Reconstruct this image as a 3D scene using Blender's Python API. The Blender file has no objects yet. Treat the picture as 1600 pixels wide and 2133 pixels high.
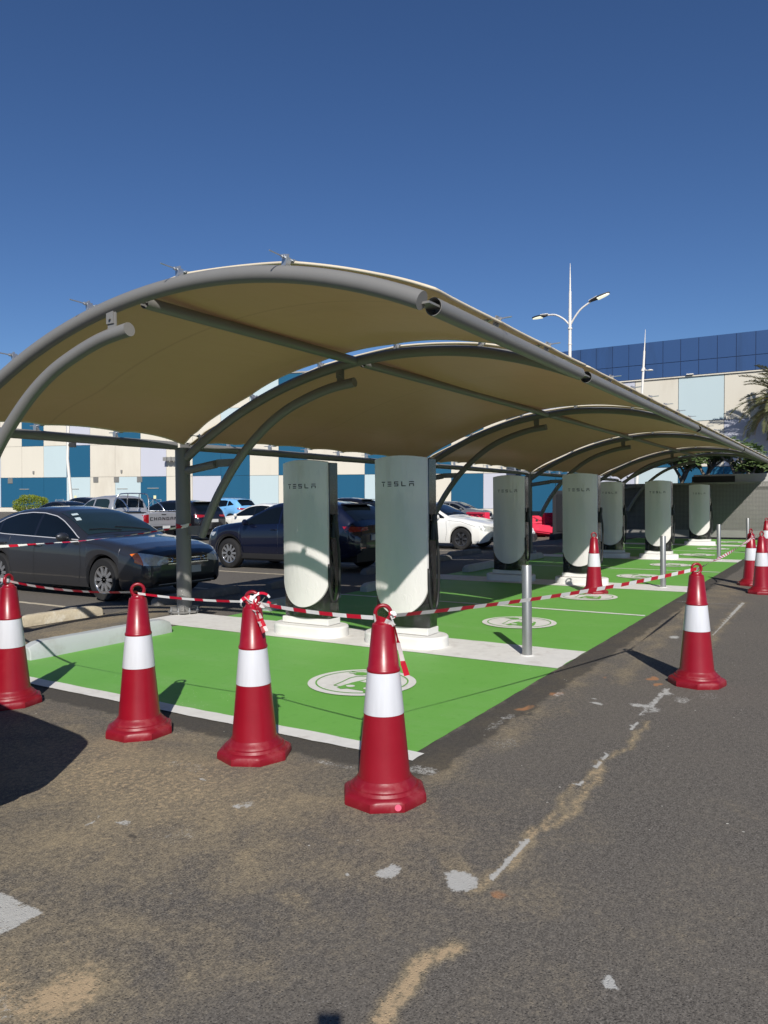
import bpy, math, random
import numpy as np
from mathutils import Vector, Matrix
random.seed(7); rng = np.random.default_rng(7)
S = bpy.context.scene
COL = S.collection
R = math.radians

# ------------------------------------------------------------------ materials
def nodes_of(name):
    m = bpy.data.materials.new(name); m.use_nodes = True
    nt = m.node_tree; nt.nodes.clear()
    return m, nt
def N(nt, t, **kw):
    n = nt.nodes.new(t)
    for k, v in kw.items():
        if k in ('op',): n.operation = v
        elif hasattr(n, k) and k not in n.inputs: setattr(n, k, v)
        else: n.inputs[k].default_value = v
    return n
def link(nt, a, b): nt.links.new(a, b)
def rgba(c): return (c[0], c[1], c[2], 1.0)
def mixc(nt, fac, a, b):
    n = nt.nodes.new('ShaderNodeMix'); n.data_type = 'RGBA'; n.clamp_factor = True
    for s, v in ((n.inputs[0], fac), (n.inputs[6], a), (n.inputs[7], b)):
        if isinstance(v, (tuple, list)): s.default_value = rgba(v)
        elif isinstance(v, (int, float)): s.default_value = v
        else: link(nt, v, s)
    return n.outputs[2]
def math_(nt, op, a, b=None, c=None, clamp=False):
    n = nt.nodes.new('ShaderNodeMath'); n.operation = op; n.use_clamp = clamp
    for i, v in enumerate((a, b, c)):
        if v is None: continue
        if isinstance(v, (int, float)): n.inputs[i].default_value = v
        else: link(nt, v, n.inputs[i])
    return n.outputs[0]
def noise(nt, vec, scale, detail=4, rough=.55, dist=0):
    n = nt.nodes.new('ShaderNodeTexNoise'); n.inputs['Scale'].default_value = scale
    n.inputs['Detail'].default_value = detail; n.inputs['Roughness'].default_value = rough
    n.inputs['Distortion'].default_value = dist
    link(nt, vec, n.inputs['Vector']); return n.outputs['Fac']
def ramp(nt, v, lo, hi):
    n = nt.nodes.new('ShaderNodeMapRange'); n.interpolation_type = 'SMOOTHSTEP'
    n.inputs[1].default_value = lo; n.inputs[2].default_value = hi
    link(nt, v, n.inputs[0]); return n.outputs[0]
def coords(nt, scale=(1, 1, 1), kind='Object'):
    tc = nt.nodes.new('ShaderNodeTexCoord'); mp = nt.nodes.new('ShaderNodeMapping')
    mp.inputs['Scale'].default_value = scale
    link(nt, tc.outputs[kind], mp.inputs['Vector']); return mp.outputs['Vector']
def finish(m, nt, col, rough=.5, metal=0, bump=None, bstr=.2, bdist=.01, coat=0, spec=.5, alpha=None, trans=0):
    b = nt.nodes.new('ShaderNodeBsdfPrincipled'); o = nt.nodes.new('ShaderNodeOutputMaterial')
    for s, v in ((b.inputs['Base Color'], col), (b.inputs['Roughness'], rough), (b.inputs['Metallic'], metal)):
        if isinstance(v, (tuple, list)): s.default_value = rgba(v)
        elif isinstance(v, (int, float)): s.default_value = v
        else: link(nt, v, s)
    b.inputs['Coat Weight'].default_value = coat; b.inputs['Coat Roughness'].default_value = .04
    b.inputs['Specular IOR Level'].default_value = spec
    if bump is not None:
        bn = nt.nodes.new('ShaderNodeBump'); bn.inputs['Strength'].default_value = bstr; bn.inputs['Distance'].default_value = bdist
        link(nt, bump, bn.inputs['Height']); link(nt, bn.outputs[0], b.inputs['Normal'])
    if alpha is not None: link(nt, alpha, b.inputs['Alpha'])
    if trans: b.inputs['Transmission Weight'].default_value = trans
    link(nt, b.outputs[0], o.inputs[0]); return b
def pm(name, col, rough=.5, metal=0, var=.12, vs=4, bs=60, bstr=.15, coat=0, spec=.5, rvar=.1, stretch=(1, 1, 1), bdist=.004, grime=None, gs=3):
    m, nt = nodes_of(name); v = coords(nt, stretch)
    n1 = noise(nt, v, vs, 6, .6)
    c = mixc(nt, n1, tuple(x*(1-var) for x in col), tuple(min(1, x*(1+var)) for x in col))
    if grime:
        g = ramp(nt, noise(nt, v, gs, 8, .65), .5, .75)
        c = mixc(nt, g, c, grime)
    n2 = noise(nt, v, bs, 4)
    r = math_(nt, 'MULTIPLY_ADD', n1, rvar, rough-rvar/2, clamp=True)
    finish(m, nt, c, r, metal, n2, bstr, bdist, coat, spec)
    return m

M = {}
M['grey_steel'] = pm('grey_steel_paint', (.19, .186, .178), .42, 0, .06, 3, 120, .06, 0, .5)
M['galv'] = pm('galvanised_metal', (.55, .56, .57), .35, .8, .1, 20, 80, .1)
M['cone'] = pm('red_cone_plastic', (.245, .0038, .014), .33, 0, .14, 5, 35, .1, 0, .5, .12, grime=(.28, .014, .024), gs=5)
M['cone_base'] = pm('red_rubber_base', (.215, .0045, .014), .45, 0, .16, 9, 30, .35, 0, .45, .15, grime=(.27, .04, .045), gs=9)
M['sleeve'] = pm('reflective_white', (.60, .61, .645), .32, 0, .11, 7, 160, .12, .2, .5, .1, (5, 5, .25))
M['tape_r'] = pm('tape_red', (.52, .012, .035), .32, 0, .1, 20, 60, .1)
M['tape_w'] = pm('tape_white', (.78, .78, .76), .32, 0, .05, 20, 60, .1)
M['white_paint'] = pm('white_road_paint', (.70, .685, .65), .75, 0, .13, 9, 130, .5, 0, .3, .1, (1, 1, 1), .006, (.56, .53, .49), 5)
M['pad'] = pm('white_painted_concrete', (.70, .69, .66), .6, 0, .05, 5, 60, .25, 0, .4, .1, (1, 1, 1), .005, (.60, .585, .55), 2.5)
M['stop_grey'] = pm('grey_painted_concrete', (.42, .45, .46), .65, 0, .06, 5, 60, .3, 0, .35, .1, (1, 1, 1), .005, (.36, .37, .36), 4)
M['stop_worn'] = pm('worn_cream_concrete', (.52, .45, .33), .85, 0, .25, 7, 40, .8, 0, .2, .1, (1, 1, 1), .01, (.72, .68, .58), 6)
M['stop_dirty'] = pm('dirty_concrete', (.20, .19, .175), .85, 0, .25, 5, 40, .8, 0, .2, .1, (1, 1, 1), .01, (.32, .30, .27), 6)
M['bollard'] = pm('brushed_steel', (.34, .34, .335), .4, .7, .12, 4, 200, .1, 0, .5, .12, (8, 8, .6))
M['black_gloss'] = pm('black_glossy_plastic', (.008, .008, .009), .12, 0, .1, 5, 9, .12, .6, .5, .08, (1, 1, .35), .02)
M['black_matt'] = pm('black_plastic', (.014, .014, .015), .5, 0, .2, 8, 60, .2)
M['dark_letter'] = pm('dark_lettering', (.035, .035, .037), .4, 0, .05)
M['tyre'] = pm('tyre_rubber', (.018, .018, .019), .8, 0, .25, 12, 50, .3, 0, .25, .1, (1, 1, 1), .004, (.04, .038, .034), 5)
M['alloy'] = pm('alloy_rim', (.55, .55, .57), .25, .85, .1, 10, 40, .05)
M['dark_alloy'] = pm('dark_alloy_rim', (.14, .14, .15), .3, .8, .1, 10, 40, .05)
M['glass'] = pm('car_glass', (.004, .006, .008), .03, 0, .2, 3, 3, .0, 0, .45, 0)
M['glass_green'] = pm('tinted_windscreen', (.014, .026, .028), .03, 0, .3, 2, 3, .0, 0, .55, 0)
M['chrome'] = pm('chrome', (.72, .72, .74), .12, 1, .03)
M['trim'] = pm('bright_trim', (.60, .60, .62), .4, .3, .03)
M['lamp_clear'] = pm('headlamp', (.62, .63, .60), .12, .3, .45, 14, 18, .6, 1, .5, .05, (1, 1, 1), .02)
M['lamp_red'] = pm('tail_lamp', (.30, .006, .01), .12, 0, .35, 16, 20, .3, 1)
M['lamp_amber'] = pm('amber_lamp', (.75, .16, .01), .15, 0, .2, 16, 20, .3, 1)
M['plate'] = pm('number_plate', (.62, .62, .60), .4, 0, .05)
def paint(name, c, metal=.5, rough=.32, var=.04, grime=None):
    return pm(name, c, rough, metal, var, 2, 500, .02, .9, .5, .05, grime=grime, gs=2.5)
M['p_sedan'] = paint('slate_car_paint', (.046, .048, .056), .6, .34)
M['p_silver'] = paint('silver_car_paint', (.50, .50, .51), .55, .35)
M['p_navy'] = paint('navy_car_paint', (.006, .009, .028), .35, .25)
M['p_black'] = paint('black_car_paint', (.010, .010, .014), .3, .25)
M['p_white'] = paint('white_car_paint', (.78, .77, .73), 0, .35)
M['p_blue'] = paint('sky_blue_car_paint', (.17, .42, .72), 0, .35)
M['p_grey'] = paint('grey_car_paint', (.20, .21, .215), .5, .35)
M['p_dark'] = paint('charcoal_car_paint', (.03, .032, .036), .4, .3)
M['cladding'] = pm('black_cladding', (.022, .022, .024), .6, 0, .1, 6, 90, .2)
M['cream'] = pm('cream_wall_panel', (.62, .58, .495), .85, 0, .05, .6, 30, .2, 0, .2, .05, (1, 1, .25), .004, (.55, .505, .425), .35)
M['pale'] = pm('pale_blue_wall_panel', (.46, .555, .58), .85, 0, .035, .6, 30, .2, 0, .2, .05, (1, 1, .3))
M['lav'] = pm('lavender_wall_panel', (.48, .49, .56), .85, 0, .03, .6, 30, .2, 0, .2, .05, (1, 1, .3))
M['teal'] = pm('teal_blue_wall_panel', (.012, .09, .172), .8, 0, .08, .6, 30, .2, 0, .25, .05, (1, 1, .3))
M['royal'] = pm('royal_blue_cladding', (.024, .07, .19), .6, 0, .1, .5, 30, .08, 0, .35, .1, (1, 1, .12), .004, (.018, .05, .13), .5)
M['joint'] = pm('joint_grey', (.30, .29, .27), .9)
M['conc'] = pm('grey_concrete_wall', (.46, .45, .43), .9, 0, .12, 1.2, 25, .3)
M['barrier'] = pm('red_barrier_plastic', (.62, .022, .065), .5, 0, .12, 3, 20, .15, 0, .4, .1, (1, 1, 1), .004, (.66, .12, .16), 2)
M['lamp_white'] = pm('white_lamp_pole', (.74, .71, .66), .5, 0, .05)
M['bark'] = pm('palm_bark', (.16, .12, .08), .9, 0, .4, 9, 12, .9, bdist=.03)
M['branch'] = pm('grey_branch_bark', (.17, .15, .125), .85, 0, .2, 8, 30, .5)
M['paper'] = pm('sign_plate', (.72, .68, .40), .5, 0, .1)
M['bag'] = pm('white_plastic_bag', (.72, .73, .76), .4, 0, .1, 8, 12, .8, bdist=.03)
M['skin'] = pm('skin', (.42, .25, .17), .55)
M['cloth'] = pm('dark_cloth', (.05, .06, .09), .9)
M['rubble'] = pm('black_rubber_kerb', (.02, .02, .022), .75, 0, .3, 7, 40, .5)
m_, nt_ = nodes_of('lit_lamp_lens'); b_ = finish(m_, nt_, (.8, .82, .62), .3); b_.inputs['Emission Color'].default_value = (1, 1, .78, 1); b_.inputs['Emission Strength'].default_value = .75; M['lens'] = m_

def leafmat(name, c1, c2):
    m, nt = nodes_of(name); v = coords(nt)
    c = mixc(nt, noise(nt, v, 3.5, 5, .7), c1, c2)
    b = nt.nodes.new('ShaderNodeBsdfPrincipled'); b.inputs['Roughness'].default_value = .42
    t = nt.nodes.new('ShaderNodeBsdfTranslucent'); mx = nt.nodes.new('ShaderNodeMixShader'); mx.inputs[0].default_value = .25
    o = nt.nodes.new('ShaderNodeOutputMaterial')
    link(nt, c, b.inputs['Base Color']); link(nt, c, t.inputs[0])
    link(nt, b.outputs[0], mx.inputs[1]); link(nt, t.outputs[0], mx.inputs[2]); link(nt, mx.outputs[0], o.inputs[0])
    return m
M['leaf_bush'] = leafmat('hedge_leaves', (.11, .16, .015), (.34, .40, .045))
M['leaf_plum'] = leafmat('plumeria_leaves', (.04, .085, .025), (.20, .27, .10))
M['leaf_palm'] = leafmat('palm_leaflets', (.10, .12, .05), (.25, .24, .11))
M['leaf_dry'] = leafmat('dry_palm_leaflets', (.17, .12, .03), (.27, .19, .05))

def fabric_mat():
    m, nt = nodes_of('beige_shade_membrane'); v = coords(nt)
    c = mixc(nt, noise(nt, v, .7, 5, .6), (.47, .315, .188), (.535, .36, .215))
    sp = nt.nodes.new('ShaderNodeSeparateXYZ'); link(nt, v, sp.inputs[0])
    fr = math_(nt, 'ABSOLUTE', math_(nt, 'SUBTRACT', math_(nt, 'FRACT', math_(nt, 'MULTIPLY', sp.outputs['X'], 1/2.17)), .37))
    seam = ramp(nt, fr, .010, .004); c = mixc(nt, math_(nt, 'MULTIPLY', seam, .35), c, (.30, .19, .12))
    c = mixc(nt, math_(nt, 'MULTIPLY', ramp(nt, noise(nt, coords(nt, (1, .3, 1)), 1.6, 7, .65), .52, .75), .3), c, (.36, .23, .14))
    w = noise(nt, coords(nt, (.5, 2.2, .5)), 1.2, 5, .55, .6)
    bn = nt.nodes.new('ShaderNodeBump'); bn.inputs['Strength'].default_value = .25; bn.inputs['Distance'].default_value = .05
    link(nt, w, bn.inputs['Height'])
    b = nt.nodes.new('ShaderNodeBsdfPrincipled'); b.inputs['Roughness'].default_value = .40; link(nt, c, b.inputs['Base Color'])
    b.inputs['Specular IOR Level'].default_value = .35
    link(nt, bn.outputs[0], b.inputs['Normal'])
    t = nt.nodes.new('ShaderNodeBsdfTranslucent'); t.inputs[0].default_value = (.46, .27, .11, 1)
    mx = nt.nodes.new('ShaderNodeMixShader'); mx.inputs[0].default_value = .09
    o = nt.nodes.new('ShaderNodeOutputMaterial')
    link(nt, b.outputs[0], mx.inputs[1]); link(nt, t.outputs[0], mx.inputs[2]); link(nt, mx.outputs[0], o.inputs[0])
    return m
M['fabric'] = fabric_mat()
M['hem'] = pm('cream_hem', (.66, .58, .44), .7)

def panel_mat():
    m, nt = nodes_of('white_glossy_panel'); v = coords(nt, (1, 1, .22))
    n1 = noise(nt, v, 5, 5, .6, .8); n2 = noise(nt, coords(nt, (1, 1, .5)), 11, 4, .6, 1.5)
    c = mixc(nt, n1, (.63, .60, .59), (.69, .665, .65))
    h = math_(nt, 'ADD', math_(nt, 'MULTIPLY', n1, .8), math_(nt, 'MULTIPLY', ramp(nt, n2, .5, .7), .22))
    b = finish(m, nt, c, .22, 0, h, .4, .016, .8, .5)
    b.inputs['Coat Roughness'].default_value = .06
    return m
M['panel'] = panel_mat()
def film_mat():
    m, nt = nodes_of('clear_wrap_film'); v = coords(nt, (1, 1, .5))
    n = noise(nt, v, 9, 6, .65, 1.2)
    g = nt.nodes.new('ShaderNodeBsdfGlossy'); g.inputs['Roughness'].default_value = .12; g.inputs['Color'].default_value = (.9, .9, .88, 1)
    d = nt.nodes.new('ShaderNodeBsdfDiffuse'); d.inputs['Color'].default_value = (.5, .49, .45, 1)
    t = nt.nodes.new('ShaderNodeBsdfTransparent')
    bn = nt.nodes.new('ShaderNodeBump'); bn.inputs['Strength'].default_value = .9; bn.inputs['Distance'].default_value = .04
    link(nt, n, bn.inputs['Height']); link(nt, bn.outputs[0], g.inputs['Normal'])
    m1 = nt.nodes.new('ShaderNodeMixShader'); m1.inputs[0].default_value = .05
    link(nt, g.outputs[0], m1.inputs[1]); link(nt, d.outputs[0], m1.inputs[2])
    f = math_(nt, 'MULTIPLY_ADD', ramp(nt, n, .5, .8), .16, .012)
    m2 = nt.nodes.new('ShaderNodeMixShader'); link(nt, f, m2.inputs[0])
    link(nt, t.outputs[0], m2.inputs[1]); link(nt, m1.outputs[0], m2.inputs[2])
    o = nt.nodes.new('ShaderNodeOutputMaterial'); link(nt, m2.outputs[0], o.inputs[0]); return m
M['film'] = film_mat()

def mesh_screen_mat():
    m, nt = nodes_of('perforated_steel'); tc = nt.nodes.new('ShaderNodeTexCoord')
    sp = nt.nodes.new('ShaderNodeSeparateXYZ'); link(nt, tc.outputs['Object'], sp.inputs[0])
    def hole(s):
        a = math_(nt, 'FRACT', math_(nt, 'MULTIPLY', s, 1/.048)); return math_(nt, 'GREATER_THAN', math_(nt, 'ABSOLUTE', math_(nt, 'SUBTRACT', a, .5)), .31)
    al = math_(nt, 'MAXIMUM', hole(sp.outputs['Y']), hole(sp.outputs['Z']))
    c = mixc(nt, noise(nt, coords(nt), 2, 4), (.17, .165, .155), (.22, .215, .20))
    finish(m, nt, c, .5, .2, None, alpha=al); return m
M['screen'] = mesh_screen_mat()
M['frame_grey'] = pm('grey_fence_frame', (.25, .245, .23), .5, .2, .1)

def green_mat():
    m, nt = nodes_of('green_bay_paint'); v = coords(nt)
    n = noise(nt, v, 1.6, 8, .62, .4); n3 = noise(nt, v, 14, 5, .6)
    c = mixc(nt, n, (.128, .365, .055), (.17, .42, .085))
    c = mixc(nt, math_(nt, 'MULTIPLY', ramp(nt, noise(nt, coords(nt, (1, .35, 1)), 2.2, 8, .7), .48, .78), .6), c, (.225, .42, .145))
    c = mixc(nt, math_(nt, 'MULTIPLY', ramp(nt, n3, .55, .75), .35), c, (.08, .27, .035))
    vo = nt.nodes.new('ShaderNodeTexVoronoi'); vo.inputs['Scale'].default_value = 26; link(nt, v, vo.inputs['Vector'])
    dots = math_(nt, 'LESS_THAN', vo.outputs['Distance'], .105)
    dots = math_(nt, 'MULTIPLY', dots, ramp(nt, noise(nt, v, 1.3, 4), .53, .63))
    c = mixc(nt, dots, c, (.50, .62, .38))
    finish(m, nt, c, .62, 0, noise(nt, v, 160, 4), .35, .004, 0, .35); return m
M['green'] = green_mat()

def ground_mat():
    m, nt = nodes_of('dusty_asphalt'); v = coords(nt)
    def attr(a):
        n = nt.nodes.new('ShaderNodeAttribute'); n.attribute_name = a; return n.outputs['Fac']
    big = noise(nt, v, .55, 6, .6, .3); mid = noise(nt, v, 3.2, 7, .65, .4); fine = noise(nt, v, 42, 5, .7); grit = noise(nt, v, 150, 3, .7)
    g1 = noise(nt, v, 115, 3, .8); g2 = noise(nt, v, 34, 4, .7)
    gg = ramp(nt, math_(nt, 'ADD', math_(nt, 'MULTIPLY', g1, .7), math_(nt, 'MULTIPLY', g2, .3)), .40, .62)
    c = mixc(nt, gg, (.070, .063, .055), (.205, .185, .160))
    c = mixc(nt, math_(nt, 'MULTIPLY', ramp(nt, mid, .4, .7), .3), c, (.155, .138, .115))
    c = mixc(nt, math_(nt, 'MULTIPLY', ramp(nt, big, .35, .7), .35), c, (.165, .146, .120))
    vo = nt.nodes.new('ShaderNodeTexVoronoi'); vo.inputs['Scale'].default_value = 100; link(nt, v, vo.inputs['Vector'])
    pit = ramp(nt, math_(nt, 'ADD', vo.outputs['Distance'], math_(nt, 'MULTIPLY', fine, .5)), .66, .40)
    sepc = nt.nodes.new('ShaderNodeSeparateColor'); link(nt, vo.outputs['Color'], sepc.inputs[0])
    pit2 = math_(nt, 'MULTIPLY', pit, math_(nt, 'GREATER_THAN', sepc.outputs[0], .5))
    c = mixc(nt, math_(nt, 'MULTIPLY', pit2, .55), c, (.046, .041, .036))
    c = mixc(nt, math_(nt, 'MULTIPLY', math_(nt, 'GREATER_THAN', sepc.outputs[1], .93), math_(nt, 'MULTIPLY', pit, .5)), c, (.33, .31, .28))
    # dust and sand
    sand = attr('sand')
    sf = math_(nt, 'ADD', sand, math_(nt, 'MULTIPLY', math_(nt, 'SUBTRACT', math_(nt, 'ADD', math_(nt, 'MULTIPLY', mid, .42), math_(nt, 'ADD', math_(nt, 'MULTIPLY', g2, .33), math_(nt, 'MULTIPLY', g1, .25))), .5), 2.6))
    sf = math_(nt, 'MULTIPLY', ramp(nt, sf, .12, .95), math_(nt, 'LESS_THAN', math_(nt, 'SUBTRACT', .02, sand), 0.0))
    scol = mixc(nt, gg, mixc(nt, mid, (.215, .172, .109), (.265, .212, .134)), mixc(nt, mid, (.325, .262, .165), (.41, .33, .208)))
    c = mixc(nt, math_(nt, 'MULTIPLY', sf, math_(nt, 'MULTIPLY_ADD', pit2, -.4, .85)), c, scol)
    c = mixc(nt, math_(nt, 'MULTIPLY', ramp(nt, math_(nt, 'ADD', sand, math_(nt, 'MULTIPLY', math_(nt, 'SUBTRACT', g2, .5), 1.6)), .70, 1.05), .85), c, (.47, .345, .21))
    dark = math_(nt, 'ADD', attr('dark'), math_(nt, 'MULTIPLY', math_(nt, 'SUBTRACT', mid, .5), .5))
    c = mixc(nt, math_(nt, 'MULTIPLY', ramp(nt, dark, .30, .60), .72), c, (.05, .046, .041))
    och = math_(nt, 'ADD', attr('orange'), math_(nt, 'MULTIPLY', math_(nt, 'SUBTRACT', mid, .5), 1.6))
    c = mixc(nt, math_(nt, 'MULTIPLY', ramp(nt, och, .45, .75), .75), c, (.42, .20, .09))
    wh = math_(nt, 'ADD', attr('white'), math_(nt, 'MULTIPLY', math_(nt, 'SUBTRACT', math_(nt, 'ADD', math_(nt, 'MULTIPLY', mid, .25), math_(nt, 'ADD', math_(nt, 'MULTIPLY', fine, .45), math_(nt, 'MULTIPLY', g1, .3))), .5), 1.9))
    wf = ramp(nt, wh, .42, .66)
    c = mixc(nt, math_(nt, 'MULTIPLY', wf, .86), c, mixc(nt, fine, (.42, .415, .385), (.56, .555, .525)))
    # scattered tiny white crumbs
    v2 = nt.nodes.new('ShaderNodeTexVoronoi'); v2.inputs['Scale'].default_value = 9; link(nt, v, v2.inputs['Vector'])
    cr = math_(nt, 'MULTIPLY', math_(nt, 'LESS_THAN', v2.outputs['Distance'], .055), ramp(nt, noise(nt, v, .9, 3), .5, .6))
    c = mixc(nt, cr, c, (.52, .50, .44))
    h = math_(nt, 'ADD', math_(nt, 'MULTIPLY', grit, .6), math_(nt, 'MULTIPLY', pit2, -.55))
    h = math_(nt, 'ADD', h, math_(nt, 'MULTIPLY', sf, .5))
    finish(m, nt, c, .9, 0, h, .55, .006, 0, .25); return m
M['ground'] = ground_mat()

# ------------------------------------------------------------------ mesh builder
class MB:
    def __init__(s): s.v = []; s.f = []; s.m = []; s.cur = 0
    def add(s, vs, fs):
        o = len(s.v); s.v += [tuple(map(float, p)) for p in vs]
        for f in fs: s.f.append([i+o for i in f]); s.m.append(s.cur)
        return s
    def box(s, c, d, rot=None, taper=(1, 1)):
        a, b, h = d[0]/2, d[1]/2, d[2]/2; P = []
        for z in (-h, h):
            k = taper if z > 0 else (1, 1)
            for x, y in ((-a, -b), (a, -b), (a, b), (-a, b)): P.append(Vector((x*k[0], y*k[1], z)))
        if rot is not None: P = [rot @ p for p in P]
        P = [p+Vector(c) for p in P]
        return s.add(P, [(3, 2, 1, 0), (4, 5, 6, 7), (0, 1, 5, 4), (1, 2, 6, 5), (2, 3, 7, 6), (3, 0, 4, 7)])
    def tube(s, pts, r, seg=12, cap=True, closed=False):
        pts = [Vector(p) for p in pts]; n = len(pts); rr = r if isinstance(r, (list, tuple)) else [r]*n
        V = []; F = []; up = None
        for i, p in enumerate(pts):
            if closed: t = pts[(i+1) % n]-pts[i-1]
            else: t = pts[min(i+1, n-1)]-pts[max(i-1, 0)]
            t.normalize()
            if up is None:
                up = Vector((0, 0, 1)) if abs(t.z) < .9 else Vector((1, 0, 0))
            a = up-t*up.dot(t); a.normalize(); b = t.cross(a); up = a
            for k in range(seg):
                th = 2*math.pi*k/seg; V.append(p+(a*math.cos(th)+b*math.sin(th))*rr[i])
        for i in range(n if closed else n-1):
            j = (i+1) % n
            for k in range(seg): F.append((i*seg+k, i*seg+(k+1) % seg, j*seg+(k+1) % seg, j*seg+k))
        if cap and not closed: F += [tuple(range(seg-1, -1, -1)), tuple((n-1)*seg+k for k in range(seg))]
        return s.add(V, F)
    def lathe(s, prof, seg=24, c=(0, 0, 0), shape=None, cap=True, axis='z'):
        V = []; F = []; n = len(prof)
        for i, (r, z) in enumerate(prof):
            for k in range(seg):
                th = 2*math.pi*k/seg; q = r*(shape(th, i) if shape else 1)
                x, y = q*math.cos(th), q*math.sin(th)
                p = (x, y, z) if axis == 'z' else (x, z, y)
                V.append((p[0]+c[0], p[1]+c[1], p[2]+c[2]))
        for i in range(n-1):
            for k in range(seg): F.append((i*seg+k, i*seg+(k+1) % seg, (i+1)*seg+(k+1) % seg, (i+1)*seg+k))
        if cap: F += [tuple(range(seg-1, -1, -1)), tuple((n-1)*seg+k for k in range(seg))]
        if axis != 'z': F = [tuple(reversed(f)) for f in F]
        return s.add(V, F)
    def prism(s, poly, z0, z1, T=None):
        n = len(poly); V = [Vector((x, y, z0)) for x, y in poly]+[Vector((x, y, z1)) for x, y in poly]
        if T is not None: V = [T @ p for p in V]
        F = [tuple(range(n-1, -1, -1)), tuple(range(n, 2*n))]+[(i, (i+1) % n, n+(i+1) % n, n+i) for i in range(n)]
        return s.add(V, F)
    def grid(s, fn, nu, nv):
        V = [fn(i/nu, j/nv) for i in range(nu+1) for j in range(nv+1)]
        F = [(i*(nv+1)+j, (i+1)*(nv+1)+j, (i+1)*(nv+1)+j+1, i*(nv+1)+j+1) for i in range(nu) for j in range(nv)]
        return s.add(V, F)
    def obj(s, name, mat, parent=None, smooth=False, bevel=0, loc=None, angle=35, bseg=2):
        me = bpy.data.meshes.new(name); me.from_pydata(s.v, [], s.f)
        mats = mat if isinstance(mat, (list, tuple)) else [mat]
        for q in mats: me.materials.append(q)
        if len(mats) > 1: me.polygons.foreach_set('material_index', s.m)
        if smooth: me.polygons.foreach_set('use_smooth', [True]*len(me.polygons))
        me.update()
        if smooth and angle < 180: me.set_sharp_from_angle(angle=R(angle))
        o = bpy.data.objects.new(name, me); COL.objects.link(o)
        if parent: o.parent = parent
        if loc: o.location = loc
        if bevel:
            b = o.modifiers.new('bevel', 'BEVEL'); b.width = bevel; b.segments = bseg; b.limit_method = 'ANGLE'
        return o
def pieces(mb, by_side=False):
    par = list(range(len(mb.v)))
    def find(a):
        while par[a] != a: par[a] = par[par[a]]; a = par[a]
        return a
    for f in mb.f:
        for i in f[1:]: par[find(i)] = find(f[0])
    G = {}
    for f in mb.f: G.setdefault((mb.v[f[0]][1] > 0) if by_side else find(f[0]), []).append(f)
    out = []
    for fs in G.values():
        ids = sorted({i for f in fs for i in f}); mp = {a: b for b, a in enumerate(ids)}; q = MB(); q.add([mb.v[i] for i in ids], [[mp[i] for i in f] for f in fs]); out.append(q)
    return out
def tag(o, label=None, cat=None, group=None, kind=None):
    if label: o['label'] = label
    if cat: o['category'] = cat
    if group: o['group'] = group
    if kind: o['kind'] = kind
    return o
def thing(name, label, cat, loc=(0, 0, 0), rz=0, group=None):
    e = bpy.data.objects.new(name, None); COL.objects.link(e); e.location = loc; e.rotation_euler = (0, 0, rz)
    e.empty_display_size = .2
    return tag(e, label, cat, group)
def dup(root, loc, rz, label, group=None):
    def rec(o, par):
        c = o.copy(); COL.objects.link(c)
        if par is not None: c.parent = par
        for ch in [x for x in SRC if x.parent == o]: rec(ch, c)
        return c
    SRC = list(COL.objects)
    r = rec(root, None); r.location = loc; r.rotation_euler = (0, 0, rz); r['label'] = label
    if group: r['group'] = group
    return r

# ------------------------------------------------------------------ ground frame
WU, WV = -.0033, .0091            # the lot falls a little under the canopy; farther off the ground is level
def sstep(a, b, x):
    t = np.clip((x-a)/(b-a), 0, 1); return t*t*(3-2*t)
def gz(u, v):
    return (WU*u+WV*v)*sstep(16, 40, v)

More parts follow.
